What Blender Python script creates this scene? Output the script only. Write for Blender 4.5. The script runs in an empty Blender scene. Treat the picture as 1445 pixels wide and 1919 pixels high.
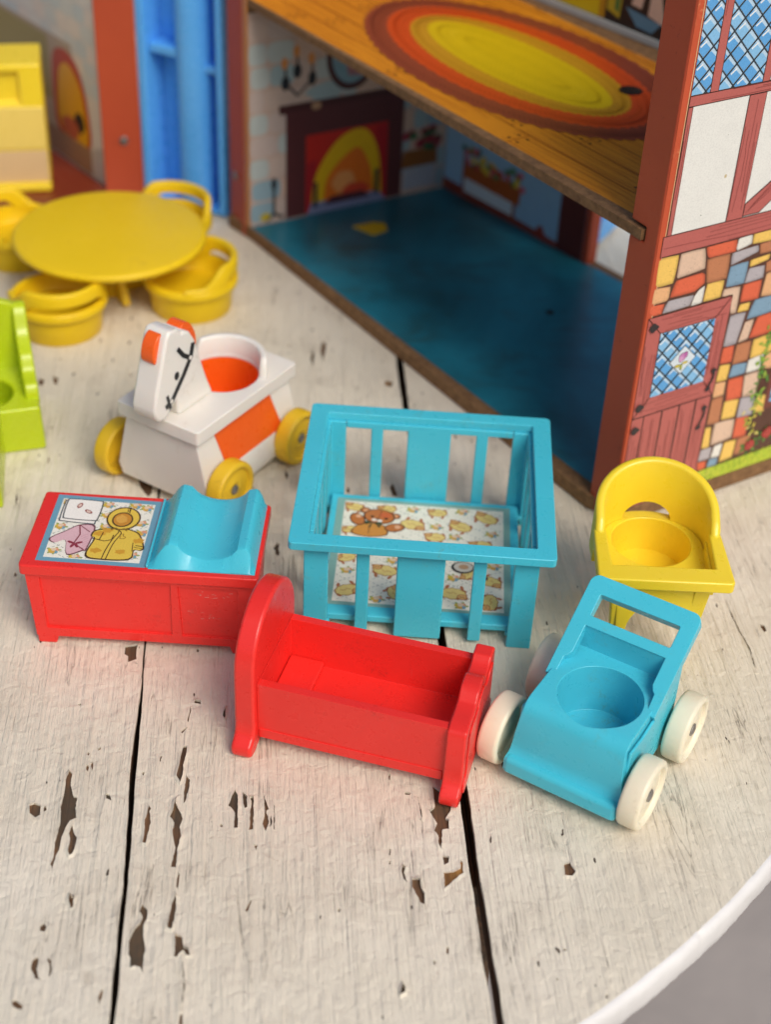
import bpy, bmesh, math, random
from math import sin, cos, radians, pi, hypot, atan2
from mathutils import Vector, Matrix, noise
from mathutils.geometry import tessellate_polygon, delaunay_2d_cdt

# ------------------------------------------------------------------ camera, sky, sun, exposure
S = 0.01                                   # everything below is written in centimetres
scene = bpy.context.scene
COL = scene.collection
random.seed(7)

cam_d = bpy.data.cameras.new("camera")
cam = bpy.data.objects.new("camera", cam_d)
COL.objects.link(cam)
scene.camera = cam
pit, rol = radians(36.741), radians(2.999)
fw = Vector((0, cos(pit), -sin(pit)))
rt = Vector((1, 0, 0))
up = rt.cross(fw)
rt2 = rt * cos(rol) + up * sin(rol)
up2 = up * cos(rol) - rt * sin(rol)
cam.matrix_world = Matrix(((rt2.x, up2.x, -fw.x, 0), (rt2.y, up2.y, -fw.y, 0), (rt2.z, up2.z, -fw.z, 0.29928), (0, 0, 0, 1)))
cam_d.sensor_fit = 'AUTO'
cam_d.sensor_width = 36.0
cam_d.lens = 2800.4 / 1919 * 36.0
cam_d.clip_start = 0.01
cam_d.clip_end = 60
cam_d.dof.use_dof = True
cam_d.dof.focus_distance = 0.414
cam_d.dof.aperture_fstop = 10.0

world = bpy.data.worlds.new("World")
scene.world = world
world.use_nodes = True
wn = world.node_tree.nodes
sky = wn.new('ShaderNodeTexSky')
sky.sky_type = 'NISHITA'
sky.sun_disc = False
SUN_EL, SUN_AZ = radians(47), radians(146)        # azimuth clockwise from +Y (away from the camera)
sky.sun_elevation = SUN_EL
sky.sun_rotation = SUN_AZ
sky.air_density = 1.0
sky.dust_density = 4.0
sky.ozone_density = 1.0
wn['Background'].inputs[1].default_value = 0.08
world.node_tree.links.new(sky.outputs[0], wn['Background'].inputs[0])

sun_d = bpy.data.lights.new("sun", 'SUN')
sun_d.energy = 1.5
sun_d.angle = radians(30)
sun_d.color = (1.0, 0.945, 0.88)
sun = bpy.data.objects.new("sun", sun_d)
COL.objects.link(sun)
sdir = Vector((sin(SUN_AZ) * cos(SUN_EL), cos(SUN_AZ) * cos(SUN_EL), sin(SUN_EL)))
sun.rotation_euler = sdir.to_track_quat('Z', 'Y').to_euler()
sun.location = sdir * 3

scene.view_settings.view_transform = 'Standard'
scene.view_settings.look = 'None'
scene.view_settings.exposure = 0.40
scene.view_settings.gamma = 1.0
scene.cycles.max_bounces = 10
scene.cycles.diffuse_bounces = 6

# ------------------------------------------------------------------ helpers
def lin(c):
    if isinstance(c, str):
        c = c.lstrip('#')
        c = [int(c[i:i + 2], 16) / 255 for i in (0, 2, 4)]
    return tuple((x / 12.92 if x <= 0.04045 else ((x + 0.055) / 1.055) ** 2.4) for x in c) + (1.0,)


def inside(x, y, ring):
    c = False
    for i in range(len(ring)):
        (x0, y0), (x1, y1) = ring[i - 1], ring[i]
        if (y0 > y) != (y1 > y) and x < x0 + (x1 - x0) * (y - y0) / (y1 - y0):
            c = not c
    return c


def sheet(rings):
    """triangles of an outline with many holes: constrained Delaunay, centre of each triangle tested against the rings"""
    flat = [Vector(q) for r in rings for q in r]
    ed, o = [], 0
    for r in rings:
        ed += [(o + i, o + (i + 1) % len(r)) for i in range(len(r))]
        o += len(r)
    v, _, f, _, _, _ = delaunay_2d_cdt(flat, ed, [], 0, 1e-6)
    boxes = [(min(q[0] for q in r), max(q[0] for q in r), min(q[1] for q in r), max(q[1] for q in r)) for r in rings]
    keep = []
    for t in f:
        cx, cy = sum(v[i].x for i in t) / 3, sum(v[i].y for i in t) / 3
        if inside(cx, cy, rings[0]) and not any(b[0] < cx < b[1] and b[2] < cy < b[3] and inside(cx, cy, r) for b, r in zip(boxes[1:], rings[1:])):
            keep.append(tuple(t))
    return [(q.x, q.y) for q in v], keep


class MB:
    """collects faces in centimetres; build() links them as ONE mesh object"""
    def __init__(self):
        self.v, self.f, self.m = [], [], []

    def add(self, verts, faces, mi=0):
        o = len(self.v)
        self.v += [tuple(x) for x in verts]
        for k, f in enumerate(faces):
            self.f.append([i + o for i in f])
            self.m.append(mi[k] if isinstance(mi, list) else mi)
        return self

    def box(self, x0, x1, y0, y1, z0, z1, mi=0):
        return self.add([(x, y, z) for z in (z0, z1) for y in (y0, y1) for x in (x0, x1)],
                        [(0, 2, 3, 1), (4, 5, 7, 6), (0, 1, 5, 4), (2, 6, 7, 3), (0, 4, 6, 2), (1, 3, 7, 5)], mi)

    def prism(self, pts, fn, lo, hi, holes=(), top=0, bot=None, side=None):
        """2-D outline (with holes) pushed from lo to hi; fn(a, b, c) -> xyz"""
        bot = top if bot is None else bot
        side = top if side is None else side
        rings = [list(pts)] + [list(h) for h in holes]
        flat = [q for r in rings for q in r]
        tris = tessellate_polygon([[Vector((a, b, 0)) for a, b in r] for r in rings])
        n = len(flat)
        vs = [fn(a, b, lo) for a, b in flat] + [fn(a, b, hi) for a, b in flat]
        fs, ms = [], []
        for t in tris:
            fs.append(tuple(t)); ms.append(bot)
            fs.append(tuple(i + n for i in reversed(t))); ms.append(top)
        o = 0
        for r in rings:
            k = len(r)
            for i in range(k):
                a, b = o + i, o + (i + 1) % k
                fs.append((a, b, b + n, a + n)); ms.append(side)
            o += k
        return self.add(vs, fs, ms)

    def skin(self, rings, fn, lo, hi):
        v, tris = sheet(rings)
        cnt = {}
        tris = [t if (v[t[1]][0] - v[t[0]][0]) * (v[t[2]][1] - v[t[0]][1]) - (v[t[2]][0] - v[t[0]][0]) * (v[t[1]][1] - v[t[0]][1]) > 0 else t[::-1] for t in tris]
        for t in tris:
            for i in range(3):
                cnt[(t[i], t[(i + 1) % 3])] = 1
        n = len(v)
        fs = [t for t in tris]
        for a, b in cnt:
            if (b, a) not in cnt:
                fs.append((b, a, a + n, b + n))
        return self.add([fn(x, y, hi) for x, y in v] + [fn(x, y, lo) for x, y in v], fs)

    def loft(self, rings, cap=True, closed=False, mi=0):
        k = len(rings[0])
        vs = [q for r in rings for q in r]
        fs = []
        R_ = len(rings)
        for j in range(R_ if closed else R_ - 1):
            for i in range(k):
                a, b = j * k + i, j * k + (i + 1) % k
                c, d = ((j + 1) % R_) * k + (i + 1) % k, ((j + 1) % R_) * k + i
                fs.append((a, b, c, d))
        if cap and not closed:
            fs.append(tuple(range(k - 1, -1, -1)))
            fs.append(tuple((R_ - 1) * k + i for i in range(k)))
        return self.add(vs, fs, mi)

    def lathe(self, prof, c=(0, 0, 0), axis='z', seg=48, mi=0):
        """closed profile of (radius, height) turned round an axis"""
        rings = []
        for i in range(seg):
            a = 2 * pi * i / seg
            ring = []
            for r, h in prof:
                p, q = r * cos(a), r * sin(a)
                ring.append({'z': (c[0] + p, c[1] + q, c[2] + h), 'x': (c[0] + h, c[1] + p, c[2] + q),
                             'y': (c[0] + q, c[1] + h, c[2] + p)}[axis])
            rings.append(ring)
        return self.loft(rings, closed=True, mi=mi)

    def tube(self, pts, r, seg=10, mi=0):
        rings = []
        pts = [Vector(p) for p in pts]
        for i, p in enumerate(pts):
            d = (pts[min(i + 1, len(pts) - 1)] - pts[max(i - 1, 0)]).normalized()
            a = d.orthogonal().normalized() if i == 0 else (a - d * a.dot(d)).normalized()
            b = d.cross(a)
            rings.append([tuple(p + (a * cos(2 * pi * k / seg) + b * sin(2 * pi * k / seg)) * r) for k in range(seg)])
        return self.loft(rings, mi=mi)

    def mesh(self, name, org=(0, 0, 0), clean=True, normals=True):
        me = bpy.data.meshes.new(name)
        me.from_pydata([((x - org[0]) * S, (y - org[1]) * S, (z - org[2]) * S) for x, y, z in self.v], [], self.f)
        for i, k in enumerate(self.m):
            me.polygons[i].material_index = k
        bm = bmesh.new()
        bm.from_mesh(me)
        bmesh.ops.remove_doubles(bm, verts=bm.verts, dist=1e-7)
        if clean:
            bmesh.ops.dissolve_limit(bm, angle_limit=radians(0.5), verts=bm.verts, edges=bm.edges, delimit={'MATERIAL'})
        if normals:
            bmesh.ops.recalc_face_normals(bm, faces=bm.faces)
        bm.to_mesh(me)
        bm.free()
        return me

    def build(self, name, mat, parent=None, bevel=0.0, seg=3, cut=(), org=(0, 0, 0), clean=True, normals=True, flat=False, sharp=38):
        me = self.mesh(name, org, clean, normals)
        mats = mat if isinstance(mat, (list, tuple)) else [mat]
        for m in mats:
            me.materials.append(m)
        o = bpy.data.objects.new(name, me)
        COL.objects.link(o)
        for c in cut:
            co = bpy.data.objects.new("cutter", c.mesh("cutter", org))
            COL.objects.link(co)
            md = o.modifiers.new("cut", 'BOOLEAN')
            md.operation = 'DIFFERENCE'
            md.solver = 'EXACT'
            md.object = co
            dg = bpy.context.evaluated_depsgraph_get()
            nm = bpy.data.meshes.new_from_object(o.evaluated_get(dg))
            o.modifiers.remove(md)
            old = o.data
            o.data = nm
            nm.name = name
            bpy.data.meshes.remove(old)
            cm = co.data
            bpy.data.objects.remove(co)
            bpy.data.meshes.remove(cm)
        me = o.data
        if not flat:
            for q in me.polygons:
                q.use_smooth = True
            me.set_sharp_from_angle(angle=radians(sharp))
        if bevel:
            b = o.modifiers.new("bevel", 'BEVEL')
            b.width = bevel * S
            b.segments = seg
            b.limit_method = 'ANGLE'
            b.angle_limit = radians(sharp)
            b.harden_normals = True
        if parent is not None:
            o.parent = parent
        return o


def thing(name, label, cat, loc=(0, 0, 0), yaw=0.0, group=None):
    o = bpy.data.objects.new(name, None)
    o.empty_display_size = 0.02
    COL.objects.link(o)
    o.location = (loc[0] * S, loc[1] * S, loc[2] * S)
    o.rotation_euler = (0, 0, radians(yaw))
    o['label'] = label
    o['category'] = cat
    if group:
        o['group'] = group
    return o


def dup(o, parent, loc=None, rot=None, scale=None):
    c = o.copy()
    COL.objects.link(c)
    c.parent = parent
    if loc is not None:
        c.location = [x * S for x in loc]
    if rot is not None:
        c.rotation_euler = rot
    if scale is not None:
        c.scale = scale
    for ch in list(o.children):
        dup(ch, c)
    return c


XY = lambda a, b, c: (a, b, c)
XZ = lambda a, b, c: (a, c, b)          # outline in x,z pushed along y
YZ = lambda a, b, c: (c, a, b)          # outline in y,z pushed along x


def rrect(x0, x1, y0, y1, r, n=5):
    out = []
    for cx, cy, a0 in ((x1 - r, y1 - r, 0), (x0 + r, y1 - r, 90), (x0 + r, y0 + r, 180), (x1 - r, y0 + r, 270)):
        for i in range(n + 1):
            a = radians(a0 + 90 * i / n)
            out.append((cx + r * cos(a), cy + r * sin(a)))
    return out


def ell(cx, cy, rx, ry=None, n=32, a0=0, a1=360, rot=0):
    ry = rx if ry is None else ry
    full = abs(a1 - a0) >= 360
    out = []
    for i in range(n if full else n + 1):
        a = radians(a0 + (a1 - a0) * i / n)
        x, y = rx * cos(a), ry * sin(a)
        out.append((cx + x * cos(radians(rot)) - y * sin(radians(rot)), cy + x * sin(radians(rot)) + y * cos(radians(rot))))
    return out


def blob(cx, cy, rx, ry, n=18, j=0.12, rot=0, seed=0):
    rg = random.Random(seed * 7919 + int(cx * 100) * 31 + int(cy * 100))
    return [(cx + (x - cx) * k, cy + (y - cy) * k) for x, y in ell(cx, cy, rx, ry, n, rot=rot) for k in (1 + rg.uniform(-j, j),)]


def spline(pts, n=6, closed=False):
    """Catmull-Rom through 2-D points"""
    out = []
    N = len(pts)
    rng = range(N) if closed else range(N - 1)
    for i in rng:
        g = lambda k: pts[k % N] if closed else pts[max(0, min(N - 1, k))]
        p0, p1, p2, p3 = g(i - 1), g(i), g(i + 1), g(i + 2)
        for k in range(n):
            t = k / n
            out.append(tuple(0.5 * ((2 * b) + (-a + c) * t + (2 * a - 5 * b + 4 * c - d) * t * t + (-a + 3 * b - 3 * c + d) * t ** 3)
                             for a, b, c, d in zip(p0, p1, p2, p3)))
    if not closed:
        out.append(pts[-1])
    return out


# ------------------------------------------------------------------ materials
def nodes_of(name):
    m = bpy.data.materials.new(name)
    m.use_nodes = True
    nt = m.node_tree
    return m, nt, nt.nodes, nt.links, nt.nodes['Principled BSDF']


def add_noise(nt, scale, detail=4, rough=0.6, vec=None, dist=0.0):
    n = nt.nodes.new('ShaderNodeTexNoise')
    n.inputs['Scale'].default_value = scale
    n.inputs['Detail'].default_value = detail
    n.inputs['Roughness'].default_value = rough
    n.inputs['Distortion'].default_value = dist
    if vec is not None:
        nt.links.new(vec, n.inputs['Vector'])
    return n.outputs['Fac']


def ramp(nt, fac, stops):
    r = nt.nodes.new('ShaderNodeValToRGB')
    e = r.color_ramp.elements
    while len(e) > 1:
        e.remove(e[-1])
    e[0].position, e[0].color = stops[0]
    for p, c in stops[1:]:
        x = e.new(p)
        x.color = c
    nt.links.new(fac, r.inputs[0])
    return r.outputs[0]


def g1(v):
    return (v, v, v, 1)


def mix(nt, fac, a, b, mode='MIX'):
    m = nt.nodes.new('ShaderNodeMix')
    m.data_type = 'RGBA'
    m.blend_type = mode
    for sock, val in ((m.inputs[0], fac), (m.inputs[6], a), (m.inputs[7], b)):
        if isinstance(val, (int, float)):
            sock.default_value = val
        elif isinstance(val, tuple):
            sock.default_value = val
        else:
            nt.links.new(val, sock)
    return m.outputs[2]


def bump(nt, h, strength, dist, normal=None):
    b = nt.nodes.new('ShaderNodeBump')
    b.inputs['Strength'].default_value = strength
    b.inputs['Distance'].default_value = dist
    nt.links.new(h, b.inputs['Height'])
    if normal is not None:
        nt.links.new(normal, b.inputs['Normal'])
    return b.outputs[0]


def mapped(nt, scale=(1, 1, 1), rot=(0, 0, 0), kind='Object'):
    tc = nt.nodes.new('ShaderNodeTexCoord')
    mp = nt.nodes.new('ShaderNodeMapping')
    mp.inputs['Scale'].default_value = scale
    mp.inputs['Rotation'].default_value = rot
    nt.links.new(tc.outputs[kind], mp.inputs['Vector'])
    return mp.outputs[0]


def plastic(name, col, dirt=(0.10, 0.08, 0.05), amount=0.35, rough=0.34, sss=0.0, spec=0.5, dscale=120, var=0.06, lift=None):
    """moulded plastic: slight colour drift, grime in patches, scratches that break the gloss"""
    m, nt, N, L, b = nodes_of(name)
    v = mapped(nt)
    c = lin(col) if isinstance(col, str) else col + (1,)
    big = add_noise(nt, 30, 3, 0.5, v)
    dark = tuple(x * (1 - 2.2 * var) for x in c[:3]) + (1,)
    lite = tuple(min(1, x * (1 + var) + 0.01) for x in c[:3]) + (1,)
    base = mix(nt, big, dark, lite)
    sp = add_noise(nt, dscale, 6, 0.7, v, 0.4)
    msk = ramp(nt, sp, [(0.53, g1(0)), (0.70, g1(1))])
    fine = add_noise(nt, 900, 3, 0.7, v)
    fm = ramp(nt, fine, [(0.48, g1(0.15)), (0.62, g1(1))])
    mm = mix(nt, 1.0, msk, fm, 'MULTIPLY')
    patch = ramp(nt, add_noise(nt, 42, 3, 0.55, v), [(0.47, g1(0.06)), (0.66, g1(1))])
    mm = mix(nt, 1.0, mm, patch, 'MULTIPLY')
    am = mix(nt, 1.0, mm, g1(min(1.0, amount * 1.25)), 'MULTIPLY')
    col_out = mix(nt, am, base, dirt + (1,))
    # hair scratches in two directions, paler than the plastic
    sc = None
    for k, rz in enumerate((0.5, -0.9)):
        mp = N.new('ShaderNodeMapping')
        mp.inputs['Rotation'].default_value = (0.4 * k, 0.7 - k, rz)
        mp.inputs['Scale'].default_value = (1700, 90, 130)
        L.new(v, mp.inputs['Vector'])
        q = ramp(nt, add_noise(nt, 1, 2, 0.5, mp.outputs[0]), [(0.735, g1(0)), (0.76, g1(0.13))])
        sc = q if sc is None else mix(nt, 1.0, sc, q, 'ADD')
    col_out = mix(nt, sc, col_out, tuple(min(1, x * 0.7 + 0.25) for x in c[:3]) + (1,))
    L.new(col_out, b.inputs['Base Color'])
    rr = ramp(nt, add_noise(nt, 260, 5, 0.65, v), [(0.3, g1(rough - 0.10)), (0.7, g1(rough + 0.10))])
    L.new(rr, b.inputs['Roughness'])
    b.inputs['Specular IOR Level'].default_value = spec
    L.new(bump(nt, add_noise(nt, 700, 4, 0.6, v), 0.06, 0.0006, bump(nt, add_noise(nt, 55, 2, 0.5, v), 0.05, 0.003)), b.inputs['Normal'])
    if sss:
        b.inputs['Subsurface Weight'].default_value = sss
        b.inputs['Subsurface Radius'].default_value = (1.0, 0.6, 0.4)
        b.inputs['Subsurface Scale'].default_value = 0.004
    return m


def print_mat(name, speck=0.05, sscale=2200, rough=0.42, blur=None, dark=0.0):
    """litho ink: flat colours held in the mesh, broken up by ink speckle and scuffs"""
    m, nt, N, L, b = nodes_of(name)
    at = N.new('ShaderNodeAttribute')
    at.attribute_name = 'ink'
    v = mapped(nt)
    n1 = ramp(nt, add_noise(nt, sscale, 2, 0.7, v), [(0.38, g1(1 - speck * 2)), (0.55, g1(1))])
    n2 = ramp(nt, add_noise(nt, 160, 5, 0.6, v), [(0.25, g1(1 - speck)), (0.65, g1(1))])
    c = mix(nt, 1.0, mix(nt, 1.0, at.outputs['Color'], n1, 'MULTIPLY'), n2, 'MULTIPLY')
    L.new(c, b.inputs['Base Color'])
    b.inputs['Roughness'].default_value = rough
    L.new(bump(nt, add_noise(nt, 500, 4, 0.6, v), 0.05, 0.0005), b.inputs['Normal'])
    return m


def ink_mesh(name, shapes, fn, mat, parent, org=(0, 0, 0), lift=0.004):
    """flat print: shapes = [(outline, colour, layer)], each triangulated and laid a hair above the one below"""
    vs, fs, cs = [], [], []
    for k_, sh in enumerate(shapes):
        pts, c, lay = sh[0], sh[1], sh[2] + (k_ % 32) * 3e-5 / lift      # no two overlapping inks share a plane
        holes = sh[3] if len(sh) > 3 else ()
        rings = [list(pts)] + [list(h) for h in holes]
        flat = [q for r in rings for q in r]
        o = len(vs)
        for a, b in flat:
            x, y, z = fn(a, b, lay * lift)
            vs.append(((x - org[0]) * S, (y - org[1]) * S, (z - org[2]) * S))
        c = lin(c) if isinstance(c, str) else c
        cs += [c] * len(flat)
        for t in tessellate_polygon([[Vector((a, b, 0)) for a, b in r] for r in rings]):
            fs.append([o + i for i in t])
    me = bpy.data.meshes.new(name)
    me.from_pydata(vs, [], fs)
    at = me.color_attributes.new('ink', 'FLOAT_COLOR', 'POINT')
    for i, c in enumerate(cs):
        at.data[i].color = c
    me.materials.append(mat)
    o = bpy.data.objects.new(name, me)
    COL.objects.link(o)
    if parent is not None:
        o.parent = parent
    return o


def stroke(pts, w, c, lay, closed=False):
    """a pen line as quads (list of shapes)"""
    out = []
    n = len(pts)
    for i in range(n if closed else n - 1):
        (x0, y0), (x1, y1) = pts[i], pts[(i + 1) % n]
        d = hypot(x1 - x0, y1 - y0)
        if d < 1e-6:
            continue
        ux, uy = (x1 - x0) / d * w * 0.25, (y1 - y0) / d * w * 0.25
        nx, ny = -(y1 - y0) / d * w / 2, (x1 - x0) / d * w / 2
        out.append(([(x0 - ux + nx, y0 - uy + ny), (x0 - ux - nx, y0 - uy - ny), (x1 + ux - nx, y1 + uy - ny), (x1 + ux + nx, y1 + uy + ny)], c, lay))
    return out


def shape(pts, fill, line, w, lay):
    """filled drawing with an outline: outline polygon below, smaller fill above"""
    cx = sum(p[0] for p in pts) / len(pts)
    cy = sum(p[1] for p in pts) / len(pts)
    r = sum(hypot(p[0] - cx, p[1] - cy) for p in pts) / len(pts)
    k = max(0.3, 1 - w / max(r, 1e-3))
    return [(pts, line, lay), ([(cx + (x - cx) * k, cy + (y - cy) * k) for x, y in pts], fill, lay + 1)]


def clip(poly, x0, x1, y0, y1):
    """Sutherland-Hodgman against a rectangle"""
    for ax, val, sg in ((0, x0, 1), (0, x1, -1), (1, y0, 1), (1, y1, -1)):
        out = []
        for i in range(len(poly)):
            p, q = poly[i], poly[(i + 1) % len(poly)]
            ip, iq = (p[ax] - val) * sg >= 0, (q[ax] - val) * sg >= 0
            if ip:
                out.append(p)
            if ip != iq:
                t = (val - p[ax]) / (q[ax] - p[ax])
                out.append((p[0] + (q[0] - p[0]) * t, p[1] + (q[1] - p[1]) * t))
        poly = out
        if len(poly) < 3:
            return []
    return poly


def clipped(shapes, x0, x1, y0, y1):
    out = []
    for s_ in shapes:
        p = clip(list(s_[0]), x0, x1, y0, y1)
        if len(p) >= 3:
            out.append((p,) + tuple(s_[1:3]))
    return out

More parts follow.
